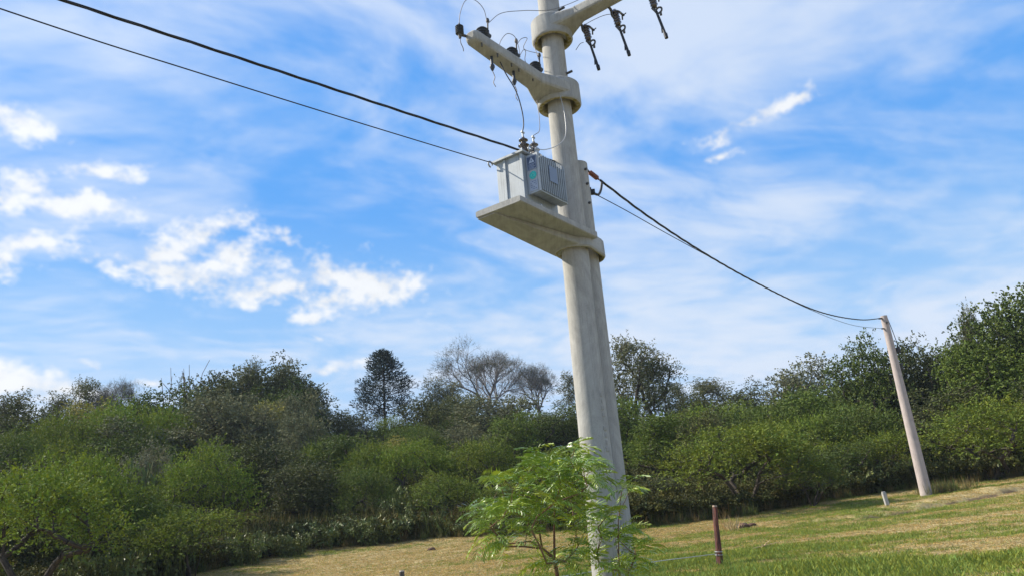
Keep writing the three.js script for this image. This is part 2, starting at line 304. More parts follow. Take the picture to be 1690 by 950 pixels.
function collar(y0, y1, R0, rin, cu, cw, parent, name = 'collar') {   // a thick precast ring with a recessed underside
  const h = y1 - y0, out = lathe([[rin, y1], [R0 - 0.02, y1], [R0, y1 - 0.02], [R0 + 0.004, y0 + 0.02], [R0 - 0.012, y0]], 64);
  cylUV(out, R0, 0.6);
  const c = lp(cu, cw, 0), o = mesh(name, out.translate(c.x, -pole.position.y, c.z), collarConcrete, parent);
  const inn = lathe([[R0 - 0.012, y0], [R0 - 0.055, y0], [R0 - 0.07, y0 + 0.02], [rin + 0.02, y0 + 0.035], [rin, y0 + 0.06], [rin, y1]], 64); cylUV(inn, R0, 0.6);
  mesh('underside', inn.translate(c.x, -pole.position.y, c.z), mossConcrete, o);
  return o;
}
function arm(dir, side, y, s0, s1, a0, b0, a1, b1) {
  const at = (s, dy = 0) => V(dir.x * s, y + dy - pole.position.y, dir.z * s), sec = [];
  const n = 9; for (let i = 0; i <= n; i++) { const t = i / n; sec.push({ p: at(mix(s0, s1 - 0.05, t), mix(0, 0.02, t)), s: side, t: up, a: mix(a0, a1, t), b: mix(b0, b1, t), e: 5 }); }
  sec.push({ p: at(s1 - 0.015, 0.02), s: side, t: up, a: a1 * 0.86, b: b1 * 0.86, e: 3.4 }, { p: at(s1, 0.02), s: side, t: up, a: a1 * 0.6, b: b1 * 0.6, e: 3 });
  return loft(sec);
}
{
  const low = new THREE.Group(); low.name = 'crossarm'; low.userData.label = 'lower concrete arm carrying dark arresters'; pole.add(low);
  const dirL = Uv.clone().negate();
  collar(6.80, 7.10, 0.275, 0.19, 0, 0, low);
  mesh('beam', arm(dirL, Wv.clone().negate(), 6.955, 0.18, 1.73, 0.13, 0.085, 0.08, 0.072), collarConcrete, low);
  const gusset = [{ p: lp(-0.12, 0, 6.953), s: Wv, t: up, a: 0.255, b: 0.10, e: 7 }, { p: lp(-0.30, 0, 6.953), s: Wv, t: up, a: 0.20, b: 0.092, e: 7 }, { p: lp(-0.52, 0, 6.955), s: Wv, t: up, a: 0.12, b: 0.078, e: 5 }];
  mesh('gusset', loft(gusset), collarConcrete, low);
  for (const u of [-0.66, -0.94, -1.08, -1.34, -1.62]) mesh('bolt', rod(lp(u, 0.072, 6.855), lp(u, 0.072, 6.90), 0.010, 0.010, 6), darkSteel, low);
  const hi = new THREE.Group(); hi.name = 'crossarm'; hi.userData.label = 'upper concrete arm carrying the fuse cutouts'; pole.add(hi);
  collar(7.76, 8.06, 0.262, 0.18, 0, 0, hi);
  mesh('beam', arm(Wv, Uv.clone(), 7.975, 0.17, 1.95, 0.12, 0.075, 0.078, 0.066), collarConcrete, hi);
  mesh('gusset', loft([{ p: lp(0, 0.12, 7.92), s: Uv, t: up, a: 0.235, b: 0.11, e: 6 }, { p: lp(0, 0.25, 7.945), s: Uv, t: up, a: 0.18, b: 0.092, e: 6 }, { p: lp(0, 0.44, 7.97), s: Uv, t: up, a: 0.11, b: 0.068, e: 5 }]), collarConcrete, hi);
  for (const [u, w, y] of [[0.02, 0.172, 8.2], [0.02, 0.178, 7.24]]) mesh('bolt', rod(lp(u, w - 0.04, y), lp(u, w + 0.05, y), 0.018, 0.018, 6), darkSteel, pole);
}
// second, shorter pole standing close behind
const P1 = L(0.345, -0.055, 0), base1 = onGround(P1.x, P1.z);
const pole1 = thing('utility_pole', 'shorter concrete pole close behind the tall pole, flat top beside the transformer', 'power pole', V(P1.x, base1.y, P1.z));
{
  const r1 = (y) => 0.178 - 0.0068 * (y - 0.5), top = 6.14 - base1.y;
  mesh('shaft', shaft(-0.3, top, r1(base1.y), r1(6.14)), concrete, pole1);
  for (const y of [6.02, 5.82, 5.56]) { const d = Wv.clone().multiplyScalar(0.93).addScaledVector(Uv, -0.2).normalize(); mesh('bolt', rod(d.clone().multiplyScalar(0.12).setY(y - base1.y), d.clone().multiplyScalar(0.168).setY(y - base1.y), 0.016, 0.016, 6), darkSteel, pole1); }
}
// platform
const plat = thing('concrete_platform', 'flat concrete bracket slab clamped on the double pole under the transformer', 'platform', L(0, 0, 4.66));
const pl = (u, w, y) => L(u, w, y).sub(plat.position);
{
  const S = (u, w, y, a, b, e = 14) => ({ p: pl(u, w, y), s: Wv, t: up, a, b, e });
  mesh('slab', loft([S(-1.465, 0, 5.005, 0.298, 0.033), S(-1.45, 0, 5.005, 0.303, 0.037), S(-0.6, 0, 5.002, 0.303, 0.042), S(0.04, 0, 5.0, 0.303, 0.046), S(0.05, 0, 5.0, 0.298, 0.04)], 40), collarConcrete, plat);
  mesh('beam', loft([S(-1.44, -0.18, 4.962, 0.115, 0.008, 8), S(-1.0, -0.132, 4.944, 0.15, 0.023, 10), S(-0.5, -0.08, 4.9255, 0.19, 0.0415, 10), S(-0.05, -0.03, 4.9085, 0.225, 0.0585, 10)], 32), collarConcrete, plat);
  const oval = (y, g, m) => { const s = []; for (let i = 0; i < 72; i++) { const a = (i / 72) * 2 * Math.PI, q = 0.24 + g, far = Math.cos(a) > 0; s.push(pl(Math.cos(a) * q + (far ? 0.31 : 0), Math.sin(a) * q + (far ? -0.05 : 0), y)); } return s; };
  const ring = (rows) => { const pos = [], idx = [], uv = []; rows.forEach((r, j) => r.forEach((p, i) => { pos.push(p.x, p.y, p.z); uv.push(i / 32, j * 0.08); })); for (let j = 0; j + 1 < rows.length; j++) for (let i = 0; i < 72; i++) { const A = j * 72 + i, B = j * 72 + ((i + 1) % 72); idx.push(A, A + 72, B, B, A + 72, B + 72); } const g = new THREE.BufferGeometry(); g.setAttribute('position', new THREE.Float32BufferAttribute(pos, 3)); g.setAttribute('uv', new THREE.Float32BufferAttribute(uv, 2)); g.setIndex(idx); const q = g.toNonIndexed(); q.computeVertexNormals(); return q; };
  const c = mesh('collar', ring([oval(5.065, -0.05), oval(5.065, -0.012), oval(5.045, 0), oval(4.865, 0.004), oval(4.845, -0.01)]), collarConcrete, plat);
  mesh('underside', ring([oval(4.845, -0.01), oval(4.845, -0.03), oval(4.86, -0.036), oval(4.875, -0.04), oval(5.065, -0.05)]), mossConcrete, c);
}
// transformer
const tr = thing('transformer', 'grey oil transformer with finned radiator standing on the concrete bracket slab', 'transformer', L(-0.82, -0.03, 5.045), undefined, Math.atan2(Wv.x, Wv.z) - Math.PI / 2 + Math.PI / 2);
{ // own axes: +z towards w (right of the photograph), -x towards the slab's tip
  const ex = V(1, 0, 0).applyAxisAngle(up, tr.rotation.y);
  const sx = ex.dot(Uv) > 0 ? 1 : -1;                        // x runs along u
  const X = (u) => sx * (u + 0.82), Z = (w) => w + 0.03, Y = (y) => y - 5.045;
  const B = (u0, u1, w0, w1, y0, y1, bv = 0.006) => box(Math.abs(u1 - u0), y1 - y0, w1 - w0, (X(u0) + X(u1)) / 2, (Y(y0) + Y(y1)) / 2, (Z(w0) + Z(w1)) / 2, bv);
  mesh('tank', B(-1.15, -0.52, -0.215, 0.155, 5.09, 5.69, 0.012), greyPaint, tr);
  for (const w of [-0.16, 0.10]) mesh('skid', join([B(-1.12, -0.55, w - 0.025, w + 0.025, 5.045, 5.088)]), darkSteel, tr);
  const lid = mesh('lid', B(-1.185, -0.485, -0.25, 0.19, 5.692, 5.715, 0.005), greyPaint, tr);
  for (let i = 0; i < 6; i++) mesh('lid_bolt', rod(V(X(-1.16 + i * 0.13), Y(5.715), Z(0.165)), V(X(-1.16 + i * 0.13), Y(5.74), Z(0.165)), 0.011, 0.011, 6), galv, lid);
  for (const w of [-0.09, 0.142]) mesh('stiffener', B(-1.163, -1.151, w - 0.016, w + 0.016, 5.08, 5.688, 0.004), greyPaint, tr);
  // radiator: end plate facing the tip, then fins one by one
  mesh('radiator_core', B(-1.06, -0.56, 0.157, 0.20, 5.23, 5.63, 0.004), finPaint, tr);
  const plate = mesh('radiator_end_plate', B(-1.10, -1.072, 0.157, 0.322, 5.20, 5.66, 0.004), greyPaint, tr);
  const bottom = mesh('radiator_tray', B(-1.07, -0.55, 0.205, 0.312, 5.205, 5.222, 0.003), finPaint, tr);
  const fin = B(-1.0, -0.982, 0.202, 0.322, 5.224, 5.645, 0.005), cap = B(-0.998, -0.984, 0.206, 0.318, 5.6452, 5.662, 0.003);
  for (let i = 0; i < 13; i++) { const f = mesh('radiator_fin', fin, finPaint, tr); f.position.x = sx * (-0.05 + i * 0.0385); const c = mesh('fin_cap', cap, greyPaint, f); }
  // plates and stickers
  const cv = (w, h, draw) => { const c = document.createElement('canvas'); c.width = w; c.height = h; draw(c.getContext('2d'), w, h); const t = new THREE.CanvasTexture(c); t.colorSpace = THREE.SRGBColorSpace; return new THREE.MeshStandardMaterial({ map: t, roughness: 0.45 }); };
  const flat = (w, h) => { const g = new THREE.BoxGeometry(0.003, h, w); return g; };
  const sign = cv(128, 160, (g, w, h) => { g.fillStyle = '#3a4864'; g.fillRect(0, 0, w, h); g.strokeStyle = '#aab4c8'; g.lineWidth = 4; g.strokeRect(5, 5, w - 10, h - 10); g.fillStyle = '#a3aec0'; g.beginPath(); g.moveTo(64, 16); g.lineTo(104, 80); g.lineTo(24, 80); g.fill(); g.fillStyle = '#3a4864'; g.beginPath(); g.moveTo(68, 32); g.lineTo(54, 58); g.lineTo(64, 58); g.lineTo(58, 76); g.lineTo(76, 52); g.lineTo(66, 52); g.fill(); g.fillStyle = '#8d9ab2'; for (let i = 0; i < 4; i++) g.fillRect(18, 94 + i * 15, 92 - (i % 2) * 18, 6); });
  const ox = X(-1.1035), put = (m, w, h, wc, yc, name) => { const o = mesh(name, flat(w, h), m, tr); o.position.set(ox, Y(yc), Z(wc)); return o; };
  put(sign, 0.125, 0.165, 0.238, 5.555, 'warning_plate').userData.label = 'dark blue warning plate with pale triangle';
  const teal = mesh('round_sticker', new THREE.CylinderGeometry(0.046, 0.046, 0.003, 28).rotateZ(Math.PI / 2), new THREE.MeshStandardMaterial({ color: new THREE.Color(0.02, 0.42, 0.40), roughness: 0.5 }), tr); teal.position.set(ox, Y(5.405), Z(0.242));
  mesh('sticker_mark', new THREE.TorusGeometry(0.02, 0.004, 4, 20).rotateY(Math.PI / 2), new THREE.MeshStandardMaterial({ color: new THREE.Color(0.12, 0.55, 0.55), roughness: 0.5 }), teal).position.x = -sx * 0.002;
  const code = cv(128, 160, (g, w, h) => { g.fillStyle = '#97a2b4'; g.fillRect(0, 0, w, h); g.fillStyle = '#56627e'; for (let i = 0; i < 5; i++) for (let k = 0; k < 4; k++) if ((i * 3 + k * 5) % 4) g.fillRect(14 + k * 26, 14 + i * 28, 18, 15); });
  put(code, 0.105, 0.125, 0.242, 5.285, 'printed_label').userData.label = 'pale label with faint dark print';
  const np = mesh('nameplate', new THREE.BoxGeometry(0.15, 0.19, 0.004), new THREE.MeshPhysicalMaterial({ color: new THREE.Color(0.16, 0.20, 0.27), roughness: 0.4, metalness: 0.3 }), tr); np.position.set(X(-0.825), Y(5.47), Z(0.326));
  // bushings: ribbed porcelain with a terminal
  const hv = (k) => lathe([[0, 0], [0.055, 0], [0.058, 0.02], [0.04, 0.035], [0.068, 0.05], [0.07, 0.058], [0.036, 0.085], [0.034, 0.10], [0.06, 0.118], [0.061, 0.126], [0.03, 0.15], [0.028, 0.17], [0.05, 0.182], [0.05, 0.19], [0.02, 0.21], [0.016, 0.225], [0, 0.225]].map(([r, y]) => [r * k, y * k]), 24);
  const tops = [];
  for (const [u, w, k, m] of [[-1.02, 0.10, 1.05, porcelain], [-0.86, 0.13, 1.0, greyPorcelain], [-0.68, 0.0, 1.0, porcelain]]) {
    const b = mesh('bushing', hv(k), m, tr); b.position.set(X(u), Y(5.716), Z(w));
    mesh('terminal', join([rod(V(0, 0.225 * k, 0), V(0, 0.31 * k, 0), 0.011, 0.009), rod(V(-0.025, 0.285 * k, 0), V(0.025, 0.285 * k, 0), 0.012)]), galv, b);
  }
  for (let i = 0; i < 4; i++) { const b = mesh('low_voltage_bushing', lathe([[0, 0], [0.026, 0], [0.03, 0.015], [0.018, 0.03], [0.024, 0.045], [0.012, 0.06], [0, 0.06]], 16), greyPorcelain, tr); b.position.set(X(-0.98 + i * 0.10), Y(5.716), Z(-0.13 + i * 0.004)); mesh('terminal', rod(V(0, 0.06, 0), V(0, 0.10, 0), 0.008), galv, b); }
  const lug = (u, w, y) => mesh('lifting_lug', new THREE.TorusGeometry(0.035, 0.009, 6, 16, Math.PI * 1.5).translate(X(u), Y(y), Z(w)), galv, tr);
  lug(-1.17, -0.275, 5.70); lug(-1.06, 0.21, 5.745); lug(-0.52, -0.24, 5.75);
  mesh('valve', join([rod(V(X(-1.0), Y(5.66), Z(0.25)), V(X(-1.0), Y(5.74), Z(0.25)), 0.022, 0.026, 10), new THREE.SphereGeometry(0.03, 12, 8).translate(X(-1.0), Y(5.745), Z(0.25))]), galv, tr);
  mesh('ground_bolt', rod(V(X(-1.0), Y(5.075), Z(0.2)), V(X(-1.0), Y(5.075), Z(0.25)), 0.016, 0.016, 6), galv, tr);
  mesh('outlet_pipe', join([rod(V(X(-0.5), Y(5.11), Z(0.12)), V(X(-0.42), Y(5.09), Z(0.2)), 0.024, 0.024, 10)]), darkSteel, tr);
}
// surge arresters on the lower arm
function arrester(name, label, u, w, y) {
  const a = thing(name, label, 'surge arrester', L(u, w, y), 'dark arresters along the lower arm');
  a.rotation.set(0, Math.atan2(Uv.x, Uv.z), 0);
  const prof = []; for (let i = 0; i < 5; i++) { const b = i * 0.026; prof.push([0.038, b], [0.058, b + 0.006], [0.058, b + 0.011], [0.038, b + 0.019]); }
  mesh('body', lathe([[0, 0], ...prof, [0.036, 0.135], [0, 0.138]], 20), polymer, a);
  return a;
}
{
  const spec = [['dark ribbed arrester on the arm next to its far left tip', -1.50, 0.03], ['dark ribbed arrester halfway along the lower arm', -0.955, 0.03], ['dark ribbed arrester on the arm right beside the tall pole', -0.52, 0.06]];
  for (const [label, u, w] of spec) {
    const a = arrester('surge_arrester', label, u, w - 0.03, 7.03 - (u < -1.2 ? 0.004 : 0)); a.scale.setScalar(1.2);
    mesh('side_lug', join([rod(V(0, 0.10, 0.06), V(0, 0.10, 0.11), 0.03, 0.026, 10), rod(V(0, 0.10, 0.09), V(0, 0.16, 0.09), 0.014)]), polymer, a);
    mesh('terminal', join([rod(V(0, 0.16, 0.09), V(0.0, 0.27, 0.10), 0.008), new THREE.SphereGeometry(0.022, 10, 8).scale(0.8, 1.4, 0.8).translate(0, 0.275, 0.10)]), darkSteel, a);
  }
  const e = arrester('surge_arrester', 'dark arrester bracketed off the very tip of the lower arm', -1.83, -0.06, 6.975); e.scale.setScalar(0.8);
  mesh('bracket', join([rod(V(0, 0.0, 0.02), V(0, 0.03, 0.13), 0.024, 0.02), rod(V(0, 0, 0), V(0, -0.07, 0), 0.03, 0.018)]), darkSteel, e);
  mesh('terminal', rod(V(0, 0.135, 0), V(0, 0.17, 0), 0.012), darkSteel, e);
  mesh('ground_lead', tube([V(0, -0.06, 0), V(0.0, -0.14, 0.01), V(0, -0.2, 0.05), V(0.01, -0.24, 0.07)], 0.006, 16, 5), copperWire, e);
  for (const [u, label] of [[-1.36, 'black clamp with dangling lead under the lower arm near its tip'], [-0.95, 'black clamp with dangling lead under the middle of the lower arm']]) {
    const c = thing('lead_clamp', label, 'clamp', L(u, 0.0, 6.745), 'clamps hanging under the lower arm');
    mesh('body', lathe([[0, -0.045], [0.013, -0.04], [0.03, 0.0], [0.028, 0.025], [0.016, 0.04], [0.016, 0.14], [0, 0.14]], 12), polymer, c);
    mesh('lead', tube([V(0, -0.05, 0), V(0.02, -0.13, 0), V(0.0, -0.21, 0.02), V(0.02, -0.27, 0.03)], 0.005, 16, 5), copperWire, c);
  }
}
// fuse cutouts on the upper arm
for (const [w, label] of [[0.36, 'open fuse cutout hanging from the upper arm nearest the tall pole'], [0.80, 'open fuse cutout hanging from the middle of the upper arm'], [1.31, 'fuse cutout at the top edge, farthest right from the tall pole']]) {
  const c = thing('fuse_cutout', label, 'fuse cutout', L(0.0, w + 0.02, 7.93), 'fuse cutouts under the upper arm');
  c.rotation.y = Math.atan2(Uv.x, Uv.z); c.scale.setScalar(1.12);                     // +z runs away along u, -x towards w
  mesh('bracket', tube([V(0, 0.0, 0.05), V(0, -0.02, 0.12), V(-0.005, -0.09, 0.13), V(-0.02, -0.12, 0.16)], 0.017, 14, 6), darkSteel, c);
  const prof = [[0, -0.09], [0.03, -0.09]]; for (let i = 0; i < 5; i++) { const b = -0.07 + i * 0.032; prof.push([0.034, b], [0.049, b + 0.01], [0.034, b + 0.022]); } prof.push([0.026, 0.1], [0, 0.1]);
  const body = mesh('insulator', lathe(prof, 18), porcelain, c); body.position.set(-0.03, -0.115, 0.17); body.rotation.z = -0.12; body.scale.set(0.85, 1.15, 0.85);
  mesh('upper_contact', join([tube([V(-0.03, -0.02, 0.17), V(-0.07, -0.05, 0.17), V(-0.11, -0.11, 0.17), V(-0.125, -0.125, 0.17)], 0.014, 10, 6), rod(V(-0.105, -0.10, 0.17), V(-0.10, -0.17, 0.17), 0.009), rod(V(-0.12, -0.12, 0.17), V(-0.155, -0.11, 0.17), 0.006)]), darkSteel, c);
  mesh('contact_spring', new THREE.SphereGeometry(0.014, 10, 8).translate(-0.095, -0.085, 0.165), galv, c);
  mesh('hinge', join([tube([V(-0.015, -0.21, 0.17), V(-0.04, -0.255, 0.17), V(-0.055, -0.285, 0.17)], 0.018, 10, 6), new THREE.TorusGeometry(0.034, 0.011, 6, 18).translate(-0.085, -0.275, 0.17), rod(V(-0.10, -0.30, 0.17), V(-0.10, -0.345, 0.17), 0.014)]), darkSteel, c);
  mesh('fuse_tube', join([rod(V(-0.055, -0.285, 0.17), V(-0.115, -0.60, 0.17), 0.014, 0.016), rod(V(-0.115, -0.59, 0.17), V(-0.122, -0.645, 0.17), 0.022, 0.02), rod(V(-0.085, -0.50, 0.17), V(-0.082, -0.56, 0.17), 0.007)]), blackPlastic, c);
}
// wires at the pole top
function wire(label, pts, r = 0.0042, m = copperWire, name = 'jumper_wire', group) { return tag(mesh(name, tube(pts, r, 48, 5), m), label, 'wire', group); }
wire('thin wire looping over from the arm tip to the next arrester', [L(-1.83, -0.06, 7.10), L(-1.81, -0.05, 7.25), L(-1.72, -0.02, 7.46), L(-1.58, 0.0, 7.52), L(-1.47, 0.02, 7.46), L(-1.42, 0.02, 7.32)], 0.0042, copperWire, 'jumper_wire', 'thin jumper wires at the pole top');
wire('long thin wire arching right from the tip arrester past the tall pole top', [L(-1.40, 0.02, 7.30), L(-1.2, 0.06, 7.52), L(-0.8, 0.12, 7.75), L(-0.3, 0.25, 7.98), L(0.05, 0.6, 8.22), L(0.12, 0.95, 8.35)], 0.0042, copperWire, 'jumper_wire', 'thin jumper wires at the pole top');
wire('thin wire looping above the middle arrester of the lower arm', [L(-1.20, -0.02, 7.06), L(-1.14, 0.0, 7.22), L(-1.02, 0.02, 7.36), L(-0.92, 0.04, 7.36), L(-0.87, 0.05, 7.24), L(-0.855, 0.05, 7.10)], 0.0042, copperWire, 'jumper_wire', 'thin jumper wires at the pole top');
wire('thin wire from the middle arrester passing behind the upper collar', [L(-0.85, 0.02, 7.30), L(-0.72, 0.0, 7.45), L(-0.5, -0.06, 7.60), L(-0.2, -0.32, 7.72), L(0.2, -0.34, 7.85)], 0.0042, copperWire, 'jumper_wire', 'thin jumper wires at the pole top');
wire('short thin wire from the middle arrester down to the upper collar', [L(-0.84, 0.02, 7.12), L(-0.7, 0.0, 7.30), L(-0.5, -0.1, 7.42), L(-0.25, -0.28, 7.48), L(0.1, -0.32, 7.55)], 0.0042, copperWire, 'jumper_wire', 'thin jumper wires at the pole top');
wire('thin wire rising beside the tall pole from the arrester next to it', [L(-0.42, 0.03, 7.27), L(-0.41, 0.0, 7.4), L(-0.35, -0.06, 7.58), L(-0.27, -0.1, 7.68), L(-0.2, -0.1, 7.78)], 0.0042, copperWire, 'jumper_wire', 'thin jumper wires at the pole top');
wire('thin wire to the fuse cutout in the middle of the upper arm', [L(0.1, 0.42, 7.86), L(0.14, 0.55, 7.90), L(0.16, 0.72, 7.90), L(0.17, 0.88, 7.84)], 0.0042, copperWire, 'jumper_wire', 'thin jumper wires at the pole top');
wire('thin wire to the fuse cutout nearest the tall pole', [L(0.3, 0.16, 7.72), L(0.25, 0.26, 7.74), L(0.2, 0.34, 7.70)], 0.0042, copperWire, 'jumper_wire', 'thin jumper wires at the pole top');
wire('dark drop wire curving from the lower arm down to the transformer', [L(-1.24, 0.03, 6.86), L(-1.2, 0.06, 6.72), L(-1.08, 0.10, 6.52), L(-1.01, 0.11, 6.30), L(-1.0, 0.11, 6.12), L(-1.02, 0.10, 6.02)], 0.007, blackPlastic, 'drop_wire', 'drop wires to the transformer');
wire('thin drop wire to the transformer in front of the tall pole left edge', [L(-0.35, -0.1, 6.80), L(-0.4, -0.06, 6.5), L(-0.55, 0.02, 6.25), L(-0.75, 0.1, 6.10), L(-0.86, 0.13, 6.02)], 0.0042, copperWire, 'drop_wire', 'drop wires to the transformer');
wire('pale wire hanging in front of the tall pole to the transformer', [L(-0.22, 0.16, 6.82), L(-0.23, 0.2, 6.5), L(-0.3, 0.22, 6.2), L(-0.5, 0.22, 6.0), L(-0.75, 0.2, 5.86), L(-0.98, 0.22, 5.78)], 0.005, paleWire, 'drop_wire', 'drop wires to the transformer');

// ---------------------------------------------------------------- right pole and line
const P2g = ground(1530, 817), P2 = onGround(P2g.x, P2g.z);
const topR = spot(1459, 521, Math.hypot(P2.x, P2.z));
const poleR = thing('utility_pole', 'pinkish concrete pole leaning left on the grass at the right', 'power pole', P2);
{
  const tip = topR.clone().sub(P2), len = tip.length();
  const g = cylUV(new THREE.CylinderGeometry(0.104, 0.178, len + 0.4, 40, 8), 0.17, len); g.translate(0, len / 2 - 0.2, 0);
  g.applyQuaternion(new THREE.Quaternion().setFromUnitVectors(up, tip.clone().normalize()));
  mesh('shaft', g, pinkConcrete, poleR);
  const at = (t, dx, dz = 0) => tip.clone().multiplyScalar(t).add(V(dx, 0, dz));
  for (const g of [rod(at(0.985, -0.2, 0.06), at(0.985, -0.08, 0.04), 0.03), rod(at(0.925, -0.19, 0.06), at(0.925, -0.08, 0.04), 0.025), rod(at(0.955, -0.02, 0.16), at(0.955, -0.01, 0.1), 0.035)]) mesh('line_hook', g, darkSteel, poleR);
  const jb = mesh('junction_box', box(0.11, 0.17, 0.11, 0, 0, 0, 0.02), blackPlastic, poleR); jb.position.copy(at(0.795, 0.19, 0.03));
  const bk = mesh('bracket', box(0.05, 0.22, 0.08, 0, 0, 0, 0.015), darkSteel, poleR); bk.position.copy(at(0.70, 0.185, 0.03));
  mesh('service_wire', tube([at(0.99, 0.10), at(0.92, 0.16), at(0.85, 0.21), at(0.80, 0.23)], 0.012, 16, 5), blackPlastic, poleR);
}
function cable(name, label, pts, r, twist) {
  const curve = new THREE.CatmullRomCurve3(pts, false, 'centripetal'), len = curve.getLength();
  const n = Math.round(len * 9), parts = [], fr = curve.computeFrenetFrames(n, false);
  for (let k = 0; k < (twist ? 3 : 1); k++) {
    const q = []; for (let i = 0; i <= n; i++) { const p = curve.getPointAt(i / n); const a = (i / n) * len * 5.2 + (k * 2 * Math.PI) / 3; if (twist) p.addScaledVector(fr.normals[i], Math.cos(a) * r * 0.9).addScaledVector(fr.binormals[i], Math.sin(a) * r * 0.9); q.push(p); }
    parts.push(new THREE.TubeGeometry(new THREE.CatmullRomCurve3(q), n * 2, twist ? r * 0.85 : r, 6, false));
  }
  return tag(mesh(name, join(parts), blackPlastic), label, 'cable');
}
{
  const s = (A, dx, dz, t, y) => V(A[0] + dx * t, y, A[1] + dz * t), A = [0.95, -9.2], q = Math.SQRT1_2;
  const left = [0, 1.13, 2.36, 3.86, 5, 5.95, 9, 16, 26, 36].map((t) => s(A, -q, q, t, 6.045 - 0.045 * t + (t > 6 ? 0.0018 * (t - 4) * (t - 6) : 0)));
  cable('power_cable', 'thick twisted black cable crossing the sky from upper left to the transformer', left, 0.0085, true);
  const left2 = [0, 1.5, 2.7, 3.95, 4.95, 5.8, 9, 16, 26, 36].map((t) => s(A, -q, q, t, t < 6.1 ? 5.775 - 0.0565 * t + 0.0024 * t * t : 5.52 + 0.004 * (t - 5.8) * (t - 5.8) * 0.6));
  cable('power_cable', 'thinner lone cable below the thick one, left of the transformer', left2, 0.0062, false);
  const D = Math.hypot(11.1, 16.4), ux = 11.1 / D, uz = -16.4 / D, end = poleR.position.clone();
  const hook = (f) => topR.clone().sub(P2).multiplyScalar(f).add(P2).add(V(-0.16, 0, 0.06));
  const rp = (t, y) => s(A, ux, uz, t, y);
  cable('power_cable', 'thick twisted black cable sagging from the double pole to the right pole', [rp(0.57, 6.093), rp(1.78, 6.005), rp(3.73, 5.961), rp(6.67, 6.028), rp(11.02, 6.312), rp(15.82, 6.986), hook(0.985)], 0.0098, true);
  cable('power_cable', 'thinner cable sagging just under the thick one to the right pole', [rp(0.36, 5.83), rp(1.2, 5.865), rp(2.56, 5.897), rp(6.67, 6.04), rp(9.96, 6.193), rp(14.5, 6.6), hook(0.925)], 0.0062, false);
  const cl = thing('strain_clamp', 'ribbed reddish strain clamp holding the thick cable at the short pole', 'clamp', rp(0.28, 6.115));
  const d = V(ux, -0.09, uz).normalize(), qz = new THREE.Quaternion().setFromUnitVectors(up, d);
  const pr = [[0, 0], [0.012, 0]]; for (let i = 0; i < 6; i++) pr.push([0.016, 0.03 + i * 0.032], [0.034, 0.044 + i * 0.032], [0.016, 0.058 + i * 0.032]); pr.push([0.012, 0.26], [0, 0.26]);
  mesh('ribbed_body', lathe(pr, 14).applyQuaternion(qz), clampRed, cl);
  mesh('hook', tube([V(0, 0, 0), V(-ux * 0.08, 0.02, -uz * 0.08), V(-ux * 0.13, 0.01, -uz * 0.13)], 0.013, 8, 6), darkSteel, cl);
  const lc = thing('cable_clamp', 'black clamp and cable loop on the short pole below the strain clamp', 'clamp', rp(0.30, 5.83));
  mesh('body', join([box(0.08, 0.07, 0.06, 0, 0, 0, 0.01), box(0.05, 0.10, 0.05, -0.03, 0.01, 0.01, 0.01)]), blackPlastic, lc);
  const lo = (t, y) => rp(t, y).sub(lc.position);
  mesh('cable_loop', tube([lo(0.62, 6.09), lo(0.60, 6.03), lo(0.55, 5.93), lo(0.47, 5.85), lo(0.30, 5.83)], 0.017, 24, 7), blackPlastic, lc);
}
// ================================================================ trees
// wood: a set of stems, then one branch to each leaf clump from the nearest suitable branch; thickness adds up towards the trunk
function growWood(r, stems, targets, tipR = 0.011, sides = 5, gnarl = 0.12) {
  const nodes = [];
  for (const st of stems) { let prev = -1; for (const p of st) { nodes.push({ p, parent: prev, r2: 0, stem: true }); prev = nodes.length - 1; } }
  const root = stems[0][0];
  const order = targets.map((t) => [t, t.distanceTo(root)]).sort((a, b) => a[1] - b[1]).map((x) => x[0]);
  for (const t of order) {
    let best = -1, bc = 1e9;
    for (let i = 0; i < nodes.length; i++) {
      const n = nodes[i], d = t.distanceTo(n.p); if (n.parent < 0 || d < 0.02) continue;
      const q = nodes[n.parent].p, dir = n.p.clone().sub(q).normalize(), cosA = dir.dot(t.clone().sub(n.p).normalize());
      const c = d * (1 + 0.9 * (1 - cosA)) + (n.p.y > t.y ? (n.p.y - t.y) * 0.6 : 0);
      if (c < bc) { bc = c; best = i; }
    }
    if (best < 0) best = 0;
    const a = nodes[best].p, d = a.distanceTo(t), k = Math.max(2, Math.min(5, Math.round(d / 0.45)));
    let prev = best;
    for (let i = 1; i <= k; i++) {
      const p = a.clone().lerp(t, i / k); if (i < k) p.add(V(gauss(r), gauss(r) * 0.7 + 0.25 * Math.sin((i / k) * Math.PI), gauss(r)).multiplyScalar(gnarl * d * 0.5));
      nodes.push({ p, parent: prev, r2: i === k ? tipR * tipR : 0 }); prev = nodes.length - 1;
    }
  }
  for (let i = nodes.length - 1; i >= 0; i--) { const n = nodes[i]; if (n.r2 === 0) n.r2 = tipR * tipR; if (n.parent >= 0) nodes[n.parent].r2 += n.r2; }
  return { nodes, geo: woodGeo(nodes, sides) };
}
